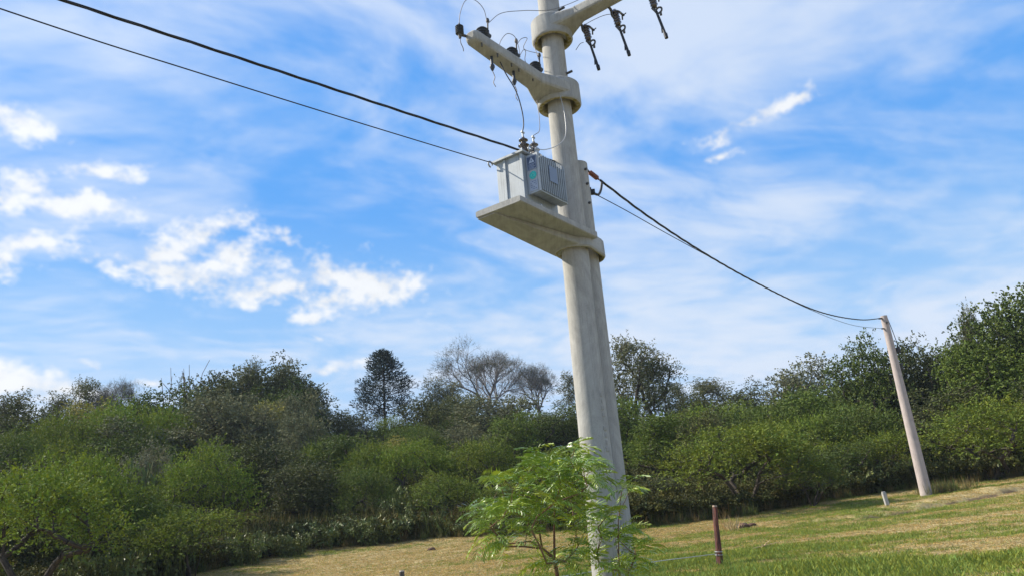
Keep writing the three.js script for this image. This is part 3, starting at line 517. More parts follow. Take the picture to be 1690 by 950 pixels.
function woodGeo(nodes, sides) {
  const pos = [], nor = [], uv = [], idx = [];
  for (const n of nodes) {
    if (n.parent < 0) continue;
    const q = nodes[n.parent], d = n.p.clone().sub(q.p), len = d.length(); if (len < 1e-4) continue; d.normalize();
    const rb = Math.sqrt(n.r2), ra = Math.min(Math.sqrt(q.r2), rb * 1.35), e1 = Math.abs(d.y) < 0.9 ? V(0, 1, 0).cross(d).normalize() : V(1, 0, 0).cross(d).normalize(), e2 = d.clone().cross(e1), b0 = pos.length / 3;
    for (const [c, rr, v] of [[q.p, ra, 0], [n.p, rb, len]]) for (let i = 0; i <= sides; i++) { const a = (i / sides) * 2 * Math.PI, x = Math.cos(a), y = Math.sin(a), nx = e1.x * x + e2.x * y, ny = e1.y * x + e2.y * y, nz = e1.z * x + e2.z * y; pos.push(c.x + nx * rr, c.y + ny * rr, c.z + nz * rr); nor.push(nx, ny, nz); uv.push((i / sides) * 0.6, v); }
    for (let i = 0; i < sides; i++) { const A = b0 + i, B = A + sides + 1; idx.push(A, A + 1, B, A + 1, B + 1, B); }
  }
  const g = new THREE.BufferGeometry();
  g.setAttribute('position', new THREE.Float32BufferAttribute(pos, 3)); g.setAttribute('normal', new THREE.Float32BufferAttribute(nor, 3)); g.setAttribute('uv', new THREE.Float32BufferAttribute(uv, 2)); g.setIndex(idx); return g;
}
class Leaves {
  constructor() { this.p = []; this.n = []; this.c = []; this.i = []; }
  // a pointed leaf: base, along, across (both scaled), colour
  leaf(b, al, ac, col) {
    const o = this.p.length / 3, nx = al.y * ac.z - al.z * ac.y, ny = al.z * ac.x - al.x * ac.z, nz = al.x * ac.y - al.y * ac.x, l = Math.hypot(nx, ny, nz) || 1;
    this.p.push(b.x, b.y, b.z, b.x + al.x * 0.5 + ac.x, b.y + al.y * 0.5 + ac.y, b.z + al.z * 0.5 + ac.z, b.x + al.x, b.y + al.y, b.z + al.z, b.x + al.x * 0.5 - ac.x, b.y + al.y * 0.5 - ac.y, b.z + al.z * 0.5 - ac.z);
    for (let k = 0; k < 4; k++) { this.n.push(nx / l, ny / l, nz / l); this.c.push(col[0], col[1], col[2]); }
    this.i.push(o, o + 2, o + 1, o, o + 3, o + 2);
  }
  geo() { const g = new THREE.BufferGeometry(); g.setAttribute('position', new THREE.Float32BufferAttribute(this.p, 3)); g.setAttribute('normal', new THREE.Float32BufferAttribute(this.n, 3)); g.setAttribute('color', new THREE.Float32BufferAttribute(this.c, 3)); g.setIndex(this.i); return g; }
}
const rdir = (r) => { const z = 2 * r() - 1, a = 2 * Math.PI * r(), s = Math.sqrt(1 - z * z); return V(s * Math.cos(a), z, s * Math.sin(a)); };
function across(d, r, w) { const a = rdir(r).cross(d); return a.normalize().multiplyScalar(w); }
const tint = (r, amt, hue = 0) => { const k = 1 + amt * gauss(r) * 0.6, h = hue * gauss(r); return [Math.max(0.2, k * (1 + h)), Math.max(0.2, k * (1 + h * 0.25)), Math.max(0.2, k * (1 - h * 0.8))]; };
const mulc = (a, b) => [a[0] * b[0], a[1] * b[1], a[2] * b[2]];
// feathery sprays: a twig set on both sides with small leaves
function spray(lv, r, at, dir, len, n, l, w, col, droop = 0.2) {
  const p = at.clone(), d = dir.clone();
  for (let i = 0; i < n; i++) {
    p.addScaledVector(d, len / n); d.y -= droop / n; d.add(rdir(r).multiplyScalar(0.12)).normalize();
    const al = d.clone().multiplyScalar(0.6).add(rdir(r).multiplyScalar(0.75)).normalize().multiplyScalar(l * (0.7 + 0.6 * r()));
    lv.leaf(p, al, across(al, r, w * (0.7 + 0.6 * r())), mulc(col, tint(r, 0.22, 0.05)));
  }
}
const protos = {};
function crownBounds(g) {                                     // height and width of all but the stray outermost sprays
  const p = g.attributes.position, ys = [], rs = []; for (let i = 0; i < p.count; i += 3) { ys.push(p.getY(i)); rs.push(Math.hypot(p.getX(i), p.getZ(i))); }
  ys.sort((a, b) => a - b); rs.sort((a, b) => a - b); return { H: ys[(ys.length * 0.985) | 0], W: 2 * rs[(rs.length * 0.95) | 0] };
}
function proto(kind, build) { (protos[kind] ??= []).push({ ...build, ...crownBounds(build.leaf ?? build.wood) }); }

const leafThorn = leafMat(0.135, 0.175, 0.018, 0.28), leafGrey = leafMat(0.15, 0.155, 0.075, 0.2), leafDark = leafMat(0.092, 0.10, 0.028, 0.2), leafOlive = leafMat(0.25, 0.235, 0.05, 0.35);
const leafPine = leafMat(0.034, 0.052, 0.042, 0.15), leafOpen = leafMat(0.12, 0.125, 0.055, 0.25), leafBramble = leafMat(0.14, 0.165, 0.05, 0.25, 0.45), leafTwig = leafMat(0.16, 0.145, 0.125, 0.1), leafVine = leafMat(0.095, 0.135, 0.018, 0.25);

// thorn tree: several crooked stems, wide shallow feathery crown
for (let v = 0; v < 4; v++) {
  const r = mulberry(100 + v), lv = new Leaves(), targets = [], Rr = 2.2, top = 3.6;
  const lobes = []; for (let i = 0; i < 9; i++) { const a = r() * 6.28, q = Rr * 0.75 * Math.sqrt(r()); lobes.push([Math.cos(a) * q, Math.sin(a) * q, 0.45 + 0.55 * r(), 0.75 + 0.3 * r()]); }
  for (let i = 0; i < 90; i++) {
    const lo = lobes[i % 9], a = r() * 6.28, q = 0.95 * Math.sqrt(r()), x = lo[0] + Math.cos(a) * q * lo[3], z = lo[1] + Math.sin(a) * q * lo[3], rad = Math.hypot(x, z) / Rr;
    const hTop = top * (1 - 0.42 * rad * rad) * (0.88 + 0.14 * lo[2]) - 0.45 * q * q;
    targets.push(V(x, Math.max(1.15 + 0.3 * r(), hTop - 1.1 * r() * r() - (r() < 0.2 ? 0.7 * r() : 0)), z));
  }
  const stems = [], ns = v === 1 ? 3 : 2 + (v & 1);
  for (let k = 0; k < ns; k++) { const a = (k / ns) * 6.28 + r(), st = [V(Math.cos(a) * 0.05 * k, -0.2, Math.sin(a) * 0.05 * k)]; let p = st[0].clone(); const d = V(Math.cos(a) * 0.26, 1, Math.sin(a) * 0.26).normalize(); for (let i = 0; i < 5; i++) { p = p.clone().addScaledVector(d, 0.36); d.add(rdir(r).multiplyScalar(0.2)).normalize(); st.push(p); } stems.push(st); }
  const wood = growWood(r, stems, targets, 0.0125, 5, 0.16);
  for (const t of targets) {
    const c = tint(r, 0.2, 0.10), out = V(t.x, 0.5, t.z).normalize();
    for (let s = 0; s < 22; s++) {
      const o = V(gauss(r) * 0.30, gauss(r) * 0.20, gauss(r) * 0.30), at = t.clone().add(o), dir = o.clone().multiplyScalar(1.6).addScaledVector(out, 0.45).add(V(0, 0.42, 0)).add(rdir(r).multiplyScalar(0.5)).normalize();
      spray(lv, r, at, dir, 0.22 + 0.26 * r(), 6, 0.11, 0.021, c, 0.35);
    }
  }
  proto('thorn', { leaf: lv.geo(), wood: wood.geo, mat: leafThorn, bark });
}
// rounded dense tree of small broad leaves in heaped lobes
for (let v = 0; v < 4; v++) {
  const r = mulberry(200 + v), lv = new Leaves(), targets = [], lobes = [];
  for (let i = 0; i < 13; i++) { const a = i * 2.4 + r(), h = 1.5 + 3.6 * ((i + 0.5) / 13), q = 1.75 * Math.sqrt(Math.max(0.03, 1 - ((h - 2.9) / 2.7) ** 2)) * (0.5 + 0.5 * r()); lobes.push([V(Math.cos(a) * q, h, Math.sin(a) * q), 0.72 + 0.45 * r()]); }
  for (const [c, R0] of lobes) for (let k = 0; k < 11; k++) { const d = rdir(r); d.y = Math.abs(d.y) * 1.1 - 0.35; d.normalize(); targets.push(c.clone().addScaledVector(d, R0 * (0.55 + 0.5 * r()))); }
  const st = [V(0, -0.3, 0)]; let p = st[0].clone(); for (let i = 0; i < 7; i++) { p = p.clone().add(V(gauss(r) * 0.08, 0.5, gauss(r) * 0.08)); st.push(p); }
  const wood = growWood(r, [st], targets, 0.013, 5, 0.10);
  for (const t of targets) {
    const c = tint(r, 0.16, 0.06);
    for (let s = 0; s < 19; s++) { const o = V(gauss(r) * 0.24, gauss(r) * 0.19, gauss(r) * 0.24); spray(lv, r, t.clone().add(o), o.clone().add(V(0, 0.1, 0)).add(rdir(r).multiplyScalar(0.25)).normalize(), 0.2 + 0.16 * r(), 5, 0.125, 0.042, c, 0.5); }
  }
  proto('dense', { leaf: lv.geo(), wood: wood.geo, mat: leafDark, bark });
}
for (let v = 0; v < 4; v++) { proto('grey', { ...protos.dense[v], mat: leafGrey }); proto('olive', { ...protos.dense[v], mat: leafOlive }); proto('vine', { ...protos.dense[v], mat: leafVine }); }
// tall open tree: bare crooked limbs with separate leaf clumps and sky between
for (let v = 0; v < 3; v++) {
  const r = mulberry(300 + v), lv = new Leaves(), targets = [], stems = [], lobes = [];
  for (let k = 0; k < 3; k++) { const a = k * 2.1 + r(), st = [V(0, -0.3, 0)]; let p = V(0, 0, 0); const d = V(Math.cos(a) * 0.24, 1, Math.sin(a) * 0.24).normalize(); for (let i = 0; i < 9; i++) { st.push(p.clone()); p.addScaledVector(d, 0.62); d.add(rdir(r).multiplyScalar(0.16)).normalize(); } stems.push(st); }
  for (let i = 0; i < 17; i++) { const a = i * 2.4 + r(), h = 3.2 + 4.3 * Math.pow(i / 17, 0.8), q = (0.4 + 1.35 * r()) * (h > 6.6 ? 0.6 : 1); lobes.push([V(Math.cos(a) * q, h, Math.sin(a) * q), 0.5 + 0.3 * r()]); }
  for (const [c, R0] of lobes) for (let k = 0; k < 7; k++) targets.push(c.clone().add(rdir(r).multiplyScalar(R0 * Math.cbrt(r()))));
  const wood = growWood(r, stems, targets, 0.014, 5, 0.14);
  for (const t of targets) { const c = tint(r, 0.2, 0.08); for (let s = 0; s < 17; s++) { const o = V(gauss(r) * 0.24, gauss(r) * 0.17, gauss(r) * 0.24); spray(lv, r, t.clone().add(o), o.clone().add(V(0, 0.1, 0)).add(rdir(r).multiplyScalar(0.3)).normalize(), 0.22 + 0.14 * r(), 5, 0.125, 0.036, c, 0.6); } }
  proto('open', { leaf: lv.geo(), wood: wood.geo, mat: leafOpen, bark });
}
// nearly leafless tree: limbs forking into a haze of fine grey twigs
for (let v = 0; v < 2; v++) {
  const r = mulberry(403 + v * 9), nodes = [{ p: V(0, -0.3, 0), parent: -1, r2: 0 }], lv = new Leaves();
  const go = (parent, p, d, len, depth) => {
    const k = 3; let prev = parent, q = p.clone(), dd = d.clone();
    for (let i = 0; i < k; i++) { q = q.clone().addScaledVector(dd, len / k); dd.add(rdir(r).multiplyScalar(0.17)).add(V(0, depth < 3 ? 0.02 : 0.05, 0)).normalize(); nodes.push({ p: q, parent: prev, r2: depth === 0 ? 0.000036 : 0 }); prev = nodes.length - 1; }
    if (depth === 0) { for (let s = 0; s < 4; s++) { const al = dd.clone().add(rdir(r).multiplyScalar(0.9)).normalize().multiplyScalar(0.25 + 0.3 * r()); lv.leaf(q, al, across(al, r, 0.0065), tint(r, 0.25, 0.06)); } for (let s = 0; s < 2; s++) { const al = rdir(r).multiplyScalar(0.13), o = rdir(r).multiplyScalar(0.12); lv.leaf(q.clone().add(o), al, across(al, r, 0.022), mulc([0.75, 0.95, 0.7], tint(r, 0.3, 0.1))); } return; }
    const n = depth > 4 ? 4 : depth > 2 ? 3 : 4;
    const s0 = rdir(r); s0.addScaledVector(dd, -s0.dot(dd)).normalize();
    for (let i = 0; i < n; i++) { const s = s0.clone().applyAxisAngle(dd, (i + 0.5 * (r() - 0.5)) / n * 6.283); const spread = depth > 4 ? 0.75 : 0.62; go(prev, q, dd.clone().addScaledVector(s, spread * (0.55 + 0.6 * r())).normalize(), len * (0.56 + 0.32 * r()), depth - 1); }
  };
  go(0, V(0, 0, 0), V(0.03, 1, 0), 2.0, 6);
  for (let i = nodes.length - 1; i > 0; i--) nodes[nodes[i].parent].r2 += nodes[i].r2;
  for (const n of nodes) n.r2 = Math.max(n.r2 * 0.26, 0.00002);
  proto('bare', { leaf: lv.geo(), wood: woodGeo(nodes, 3), mat: leafTwig, bark: greyTwig });
}
// conifer with a straight mast and up-curved tufted branches
{
  const r = mulberry(500), lv = new Leaves(), nodes = [], H = 9;
  for (let i = 0; i <= 24; i++) nodes.push({ p: V(0.02 * Math.sin(i), -0.3 + (H + 0.2) * i / 24, 0.02 * Math.cos(i * 1.3)), parent: i - 1, r2: (0.13 * (1 - 0.85 * i / 24)) ** 2 });
  for (let k = 0; k < 96; k++) {
    const t = Math.pow(k / 96, 0.95), y = 2.6 + (H - 2.7) * t, a = k * 2.4 + 0.4 * gauss(r), reach = (2.15 * Math.pow(1 - t, 0.62) + 0.15) * (0.72 + 0.4 * r()) * (t < 0.12 ? 0.75 : 1);
    let prev = Math.min(24, Math.round((y + 0.3) / (H + 0.2) * 24)); let p = V(0, y, 0); const d = V(Math.cos(a), -0.12, Math.sin(a));
    const n = 5;
    for (let i = 0; i < n; i++) {
      p = p.clone().addScaledVector(d, reach / n); d.y += 0.22; d.normalize();
      nodes.push({ p, parent: prev, r2: 0.0007 * (1 - i / 6) }); prev = nodes.length - 1;
      if (i >= (t > 0.55 ? 1 : 2)) { const c = tint(r, 0.16, 0.05), tr_ = t < 0.5 ? 0.25 : 0.19; for (let s = 0; s < (t < 0.5 ? 34 : 24); s++) { const o = rdir(r).multiplyScalar(tr_), al = o.clone().normalize().add(V(0, 0.55, 0)).add(d.clone().multiplyScalar(0.5)).normalize().multiplyScalar(0.24); lv.leaf(p.clone().add(o), al, across(al, r, 0.028), mulc(c, tint(r, 0.2))); } }
    }
  }
  proto('pine', { leaf: lv.geo(), wood: woodGeo(nodes, 5), mat: leafPine, bark });
}
// low bramble mound: arching shoots with broader shining leaves
for (let v = 0; v < 3; v++) {
  const r = mulberry(600 + v), lv = new Leaves(), nodes = [];
  for (let k = 0; k < 70; k++) {
    const a = r() * 6.28, q = 0.85 * Math.sqrt(r()); let p = V(Math.cos(a) * q, -0.05, Math.sin(a) * q); const b = a + gauss(r) * 0.8, d = V(Math.cos(b) * 0.45, 1, Math.sin(b) * 0.45).normalize(), c = tint(r, 0.22, 0.1);
    nodes.push({ p, parent: -1, r2: 0.00006 }); let prev = nodes.length - 1; const n = 6, len = 0.75 + 0.6 * r();
    for (let i = 0; i < n; i++) { p = p.clone().addScaledVector(d, len / n); d.y -= 0.16 + 0.05 * i; d.add(rdir(r).multiplyScalar(0.12)).normalize(); nodes.push({ p, parent: prev, r2: 0.00004 }); prev = nodes.length - 1; for (let s = 0; s < 9; s++) { const al = d.clone().multiplyScalar(0.3).add(rdir(r)).normalize().multiplyScalar(0.10 + 0.05 * r()); lv.leaf(p.clone().add(rdir(r).multiplyScalar(0.06)), al, across(al, r, 0.03), mulc(c, tint(r, 0.2, 0.06))); } }
  }
  proto('bramble', { leaf: lv.geo(), wood: woodGeo(nodes, 3), mat: leafBramble, bark });
}
// dead shrub: thin upright leafless switches
{
  const r = mulberry(700), nodes = [];
  for (let k = 0; k < 26; k++) { let p = V(gauss(r) * 0.3, -0.1, gauss(r) * 0.2); const d = V(gauss(r) * 0.32, 1, gauss(r) * 0.2).normalize(); nodes.push({ p, parent: -1, r2: 0.0007 }); let prev = nodes.length - 1; const len = 1.6 + 1.6 * r(); for (let i = 0; i < 8; i++) { p = p.clone().addScaledVector(d, len / 8); d.add(rdir(r).multiplyScalar(0.09)).normalize(); nodes.push({ p, parent: prev, r2: 0.0007 * (1 - i / 9) }); prev = nodes.length - 1; if (i > 2 && r() < 0.6) { const s = p.clone().addScaledVector(d.clone().add(rdir(r).multiplyScalar(0.7)).normalize(), 0.5); nodes.push({ p: s, parent: prev, r2: 0.0001 }); } } }
  const g = woodGeo(nodes, 4); proto('dead', { leaf: null, wood: g, mat: null, bark: greyTwig });
}
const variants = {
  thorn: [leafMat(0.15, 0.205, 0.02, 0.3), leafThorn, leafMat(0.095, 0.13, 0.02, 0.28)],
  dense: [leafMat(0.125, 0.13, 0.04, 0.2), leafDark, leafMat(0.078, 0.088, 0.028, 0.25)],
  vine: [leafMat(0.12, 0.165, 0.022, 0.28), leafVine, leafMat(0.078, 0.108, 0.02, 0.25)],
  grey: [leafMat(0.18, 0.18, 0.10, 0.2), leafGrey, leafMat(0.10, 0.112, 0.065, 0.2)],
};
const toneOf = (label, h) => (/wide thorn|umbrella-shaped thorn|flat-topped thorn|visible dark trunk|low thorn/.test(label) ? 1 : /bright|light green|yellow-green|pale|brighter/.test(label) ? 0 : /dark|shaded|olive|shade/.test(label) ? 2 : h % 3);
const masters = new Map(), treeNotes = [];
// a tree whose top shows at (px, py) of the photograph, w photo-pixels wide, D metres off, standing on the ground there
function tree(kind, v, px, py, w, D, name, label, category, group, opt = {}) {
  const P = protos[kind][v % protos[kind].length], top = spot(px, py, D), y0 = height(top.x, top.z) - (opt.sink ?? 0), h = Math.max(0.3, top.y - y0), wide = (w / 1326) * (D / 0.96);
  const key = kind + (v % protos[kind].length); let g;
  if (masters.has(key)) { g = masters.get(key).clone(); g.name = numbered(name); scene.add(g); }
  else { g = new THREE.Group(); g.name = numbered(name); scene.add(g); mesh('trunk', P.wood, P.bark, g); if (P.leaf) mesh(kind === 'bramble' ? 'foliage' : 'crown', P.leaf, P.mat, g); masters.set(key, g); }
  g.userData = {}; tag(g, label, category, group);
  const crown = g.children.find((c) => c.name === 'crown');
  if (crown && variants[kind]) crown.material = variants[kind][toneOf(label, Math.abs(Math.round(px * 3 + py * 7)))];
  const sxz = (kind === 'thorn' && D > 30 ? 0.9 : 1) * wide / P.W, sy = h / P.H;
  g.position.set(top.x, y0, top.z); g.scale.set(sxz, sy, sxz); g.rotation.y = opt.turn ?? (px * 0.37 + py) % 6.28;
  treeNotes.push(`${kind} ${px},${py} h=${h.toFixed(1)} w=${wide.toFixed(1)} sy=${sy.toFixed(2)} sx=${sxz.toFixed(2)}`);
  return g;
}
const T = (...a) => tree(...a);
const tt = 'thorn_tree', bt = 'broadleaf_tree';
// front row, left
T('thorn', 0, 70, 775, 230, 23.5, tt, 'largest light green thorn tree at the lower left corner with dark forked trunk', 'tree');
T('thorn', 1, 150, 757, 150, 27.5, tt, 'bright green thorn tree just behind the large one in the lower left corner', 'tree');
T('thorn', 2, 232, 815, 170, 27, tt, 'shaded olive thorn tree between the lower left corner tree and the small umbrella tree', 'tree');
T('thorn', 3, 318, 842, 185, 25.5, tt, 'small umbrella-shaped thorn tree with short dark trunk at the lawn edge, left', 'tree');
T('thorn', 2, 340, 742, 165, 32, tt, 'yellow-green thorn tree above the small umbrella-shaped one', 'tree');
T('grey', 0, 245, 742, 80, 36, bt, 'small grey-leaved round tree among the light green thorn trees, left', 'tree');
T('dense', 1, 20, 760, 150, 30, bt, 'dark shaded tree behind the corner thorn tree at the left edge', 'tree');
// left slope
T('open', 1, 15, 655, 95, 50, bt, 'loose purplish tree cut by the left edge against the sky', 'tree');
T('dense', 2, 62, 682, 110, 47, bt, 'dark low tree on the skyline between two loose trees at far left', 'tree');
T('thorn', 0, 112, 688, 140, 44, tt, 'mid green thorn tree on the left slope below the sparse skyline tree', 'tree');
T('thorn', 3, 190, 672, 165, 46, tt, 'broad green thorn tree on the left slope under the two loose skyline trees', 'tree');
T('open', 2, 95, 655, 62, 60, bt, 'small sparse skyline tree left of the taller loose one', 'tree');
T('open', 0, 143, 628, 66, 62, bt, 'taller loose dark tree on the left skyline', 'tree');
T('bare', 1, 190, 634, 74, 62, 'bare_tree', 'bare crooked skyline tree right beside the taller loose dark one, left', 'tree');
T('thorn', 1, 275, 678, 130, 47, tt, 'brighter green rounded thorn tree under the dead switches on the left skyline', 'tree');
T('vine', 3, 258, 650, 150, 54, bt, 'green tree filling the left skyline just left of the dead switches', 'tree');
T('dead', 0, 305, 622, 80, 57, 'dead_shrub', 'dead grey switches sticking up from the left skyline', 'shrub');
T('thorn', 2, 118, 730, 150, 38, tt, 'low green thorn tree halfway down the left slope', 'tree');
T('thorn', 1, 30, 718, 130, 40, tt, 'green thorn tree at the left edge above the dark shaded tree', 'tree');
T('vine', 0, 215, 715, 130, 40, bt, 'dark green tree in the middle of the left slope above the grey-leaved tree', 'tree');
// the crest, left of centre
T('dense', 0, 428, 606, 150, 58, bt, 'tallest dark rounded tree on the left hill crest', 'tree');
T('dense', 2, 382, 622, 120, 57, bt, 'dark rounded tree joined to the left of the tallest crest tree', 'tree');
T('dense', 1, 485, 618, 110, 57, bt, 'dark rounded tree joined to the right of the tallest crest tree', 'tree');
T('vine', 0, 455, 640, 120, 54, bt, 'shaded tree in front of the tallest crest tree', 'tree');
T('open', 1, 412, 597, 46, 56, bt, 'small tufted crown poking above the big crest tree, left one', 'tree');
T('open', 2, 470, 600, 62, 56, bt, 'tufted crown poking above the big crest tree, right one', 'tree');
T('dense', 3, 350, 632, 110, 56, bt, 'dark tree stepping down the crest left of the biggest one', 'tree');
T('grey', 1, 368, 655, 160, 46, bt, 'large grey-green tree in front of the left hill crest', 'tree');
T('olive', 2, 428, 669, 85, 49, bt, 'yellowish flat-topped tree below the hill crest', 'tree');
T('grey', 3, 482, 655, 90, 50, bt, 'brownish green tree right of the yellowish one below the crest', 'tree');
T('open', 0, 512, 640, 56, 57, bt, 'thin open tree ending the crest on its right side', 'tree');
T('grey', 2, 498, 688, 88, 41, bt, 'tall grey-green bushy tree in front of the crest right end', 'tree');
T('dense', 1, 430, 735, 150, 37, bt, 'dark shaded tree below the yellowish flat-topped one', 'tree');
T('vine', 2, 555, 722, 120, 38, bt, 'dark green tree right of the tall grey-green bushy one', 'tree');
T('vine', 1, 375, 735, 90, 38, bt, 'dark green tree right behind the yellow-green thorn tree', 'tree');
T('dense', 2, 500, 770, 130, 33, bt, 'dark brown shaded tree above the dry tall grass', 'tree');
// centre left
T('dense', 3, 548, 680, 80, 58, bt, 'small dark tree in the dip left of the conifer', 'tree');
T('grey', 0, 582, 680, 90, 60, bt, 'bluish round tree right behind the conifer base on its left', 'tree');
T('pine', 0, 632, 581, 92, 68, 'conifer_tree', 'tall dark conifer with straight trunk standing alone against the sky', 'tree');
T('dense', 0, 700, 655, 90, 56, bt, 'dark dense tree right of the conifer', 'tree');
T('grey', 3, 728, 630, 70, 66, bt, 'pale bluish tree left of the big bare tree', 'tree');
T('bare', 0, 797, 574, 195, 70, 'bare_tree', 'big bare grey tree with spreading twigs on the central skyline', 'tree');
T('bare', 1, 884, 608, 82, 74, 'bare_tree', 'slimmer bare tree right of the big bare one', 'tree');
T('grey', 2, 815, 658, 160, 50, bt, 'broad brown-green tree in front of the big bare tree', 'tree');
T('dense', 2, 762, 652, 80, 60, bt, 'dark tree squeezed between the pale bluish and brown-green trees', 'tree');
T('dense', 1, 880, 690, 120, 47, bt, 'dark tree below the slimmer bare tree', 'tree');
T('open', 0, 943, 617, 60, 62, bt, 'loose tree half hidden behind the left side of the tall pole', 'tree');
T('vine', 3, 930, 680, 110, 45, bt, 'green tree against the left side of the tall pole at mid height', 'tree');
T('vine', 2, 672, 706, 90, 48, bt, 'green tree at the foot of the conifer on its right', 'tree');
T('thorn', 1, 615, 733, 120, 36, tt, 'green thorn tree under the conifer', 'tree');
T('thorn', 0, 680, 733, 160, 35, tt, 'broad bright thorn tree right of the one under the conifer', 'tree');
T('thorn', 3, 790, 728, 150, 34, tt, 'thorn tree with a visible dark trunk left of the sapling top', 'tree');
T('thorn', 2, 730, 782, 150, 30.5, tt, 'low thorn tree over the reddish dry grass, centre', 'tree');
T('thorn', 3, 590, 775, 140, 32, tt, 'low olive thorn tree above the brambles, centre left', 'tree');
T('thorn', 1, 900, 745, 150, 34, tt, 'thorn tree behind the upper leaves of the left sapling', 'tree');
T('thorn', 0, 840, 800, 130, 30, tt, 'low thorn tree behind the left edge of the left sapling', 'tree');
// right of the pole
T('open', 0, 1033, 560, 105, 45, bt, 'tallest open tree with dark limbs just right of the tall pole', 'tree');
T('open', 1, 1078, 586, 95, 46.5, bt, 'second tall open tree right of the tallest one by the pole', 'tree');
T('open', 2, 1115, 632, 48, 57, bt, 'short sparse tree right of the two tall open ones', 'tree');
T('open', 1, 1170, 626, 84, 62, bt, 'low open tree on the skyline right of centre', 'tree');
T('dense', 3, 1140, 652, 60, 56, bt, 'small green tree in front of the low open skyline tree', 'tree');
T('dense', 0, 1222, 640, 100, 58, bt, 'dark tree on the skyline left of the rounded umbrella tree', 'tree');
T('grey', 1, 1312, 604, 125, 54, bt, 'rounded umbrella-shaped grey-green tree on the right skyline', 'tree');
T('vine', 2, 1365, 640, 140, 47, bt, 'green tree right of the rounded umbrella-shaped one', 'tree');
T('vine', 0, 1425, 563, 120, 41, bt, 'dark vine-hung tree left of the pink pole', 'tree');
T('dense', 1, 1500, 577, 120, 42, bt, 'dark tree right behind the pink pole top', 'tree');
T('dense', 3, 1550, 582, 100, 43, bt, 'dark tree between the pink pole and the huge right tree', 'tree');
T('vine', 1, 1640, 508, 150, 39, bt, 'huge dark green tree near the right edge, taller than the pink pole', 'tree');
T('vine', 2, 1705, 488, 180, 40, bt, 'highest green tree cut by the right edge of the picture', 'tree');
T('vine', 3, 1605, 565, 130, 38.5, bt, 'green tree on the left flank of the huge right-hand tree', 'tree');
T('vine', 0, 1680, 580, 180, 37, bt, 'green tree in front of the huge right-hand tree at the right edge', 'tree');
T('open', 2, 1592, 515, 50, 39.5, bt, 'spiky sparse tree on the left shoulder of the huge right tree', 'tree');
T('dense', 0, 1560, 640, 160, 37, bt, 'deep shaded tree right of the pink pole below the skyline', 'tree');
T('thorn', 2, 1100, 700, 150, 37, tt, 'bright thorn tree against the right side of the tall pole', 'tree');
T('thorn', 0, 1160, 672, 150, 42, tt, 'bright thorn tree high on the slope right of the pole', 'tree');
T('thorn', 1, 1250, 672, 170, 41, tt, 'green thorn tree under the dark skyline tree, right of centre', 'tree');
T('thorn', 1, 1210, 705, 225, 26.5, tt, 'wide thorn tree with three dark stems standing on the lawn edge behind the fence post', 'tree');
T('thorn', 3, 1330, 690, 150, 34, tt, 'bright thorn tree between the three-stemmed one and the pink pole', 'tree');
T('thorn', 2, 1326, 752, 100, 27, tt, 'small dark thorn tree with single stem on the lawn, left of the white marker', 'tree');
T('thorn', 0, 1400, 672, 170, 33.5, tt, 'dark green thorn tree directly left of the pink pole', 'tree');
T('thorn', 3, 1455, 715, 150, 32, tt, 'low green thorn tree behind the pink pole', 'tree');
T('thorn', 2, 1605, 662, 220, 32, tt, 'flat-topped thorn tree right of the pink pole with shaded trunk', 'tree');
T('thorn', 1, 1690, 690, 150, 33, tt, 'green thorn tree cut by the right edge', 'tree');
T('dense', 2, 1085, 792, 90, 29, bt, 'dark hollow bush right of the pole at lawn level', 'bush');
T('vine', 3, 1390, 735, 110, 31, bt, 'dark green bush left of the pink pole foot', 'bush');

{ // the crowd of trees on the slope that nothing tells apart
  const r = mulberry(777);
  const line = [[-400, 690], [-80, 690], [0, 690], [60, 705], [110, 685], [190, 668], [250, 668], [300, 665], [350, 650], [400, 640], [480, 640], [515, 675], [540, 715], [590, 722], [665, 726], [700, 690], [730, 665], [800, 680], [900, 705], [940, 690], [1040, 690], [1110, 672], [1200, 665], [1260, 660], [1310, 640], [1390, 655], [1430, 610], [1560, 610], [1610, 590], [1690, 560], [1800, 540], [2200, 560]];
  for (let i = 0; i < 54; i++) {
    const px = -220 + 2170 * (i + r()) / 54, far = i % 2, D = far ? 52 + 6 * r() : 43 + 6 * r(), k = r(); let py = 0;
    for (let n = 0; n + 1 < line.length; n++) if (px >= line[n][0] && px < line[n + 1][0]) py = mix(line[n][1], line[n + 1][1], (px - line[n][0]) / (line[n + 1][0] - line[n][0]));
    T(k < 0.4 ? 'vine' : k < 0.65 ? 'dense' : k < 0.9 ? 'grey' : 'olive', i, px, py + (far ? 4 : 24) + 14 * r(), 95 + 50 * r(), D, 'hillside_tree', 'round-crowned tree packed into the wood below the skyline', 'tree', 'round-crowned trees packed below the skyline');
  }
  for (let i = 0; i < 32; i++) {
    const px = -220 + 2170 * (i + r()) / 32, D = 34 + 22 * r(), k = r(), d = look(px, 700), q = d.multiplyScalar(D / Math.hypot(d.x, d.z)), h = (k < 0.6 ? 2.3 : 2.8) + 1.1 * r(), y = height(q.x, q.z) + h;
    const f = Math.hypot(q.x, q.z), el = (y - 1.6) / f; let py = 700; for (let n = 0; n < 12; n++) { const t = spot(px, py, D); py -= (y - t.y) * 1326 / D * 0.9; }
    T(k < 0.6 ? 'thorn' : k < 0.85 ? 'vine' : 'dense', i, px, py, (2.6 + 1.6 * r()) * 1326 / D, D, 'thicket_tree', 'small green tree crowded into the thicket on the wooded slope', 'tree', 'small trees crowding the wooded slope');
  }
}

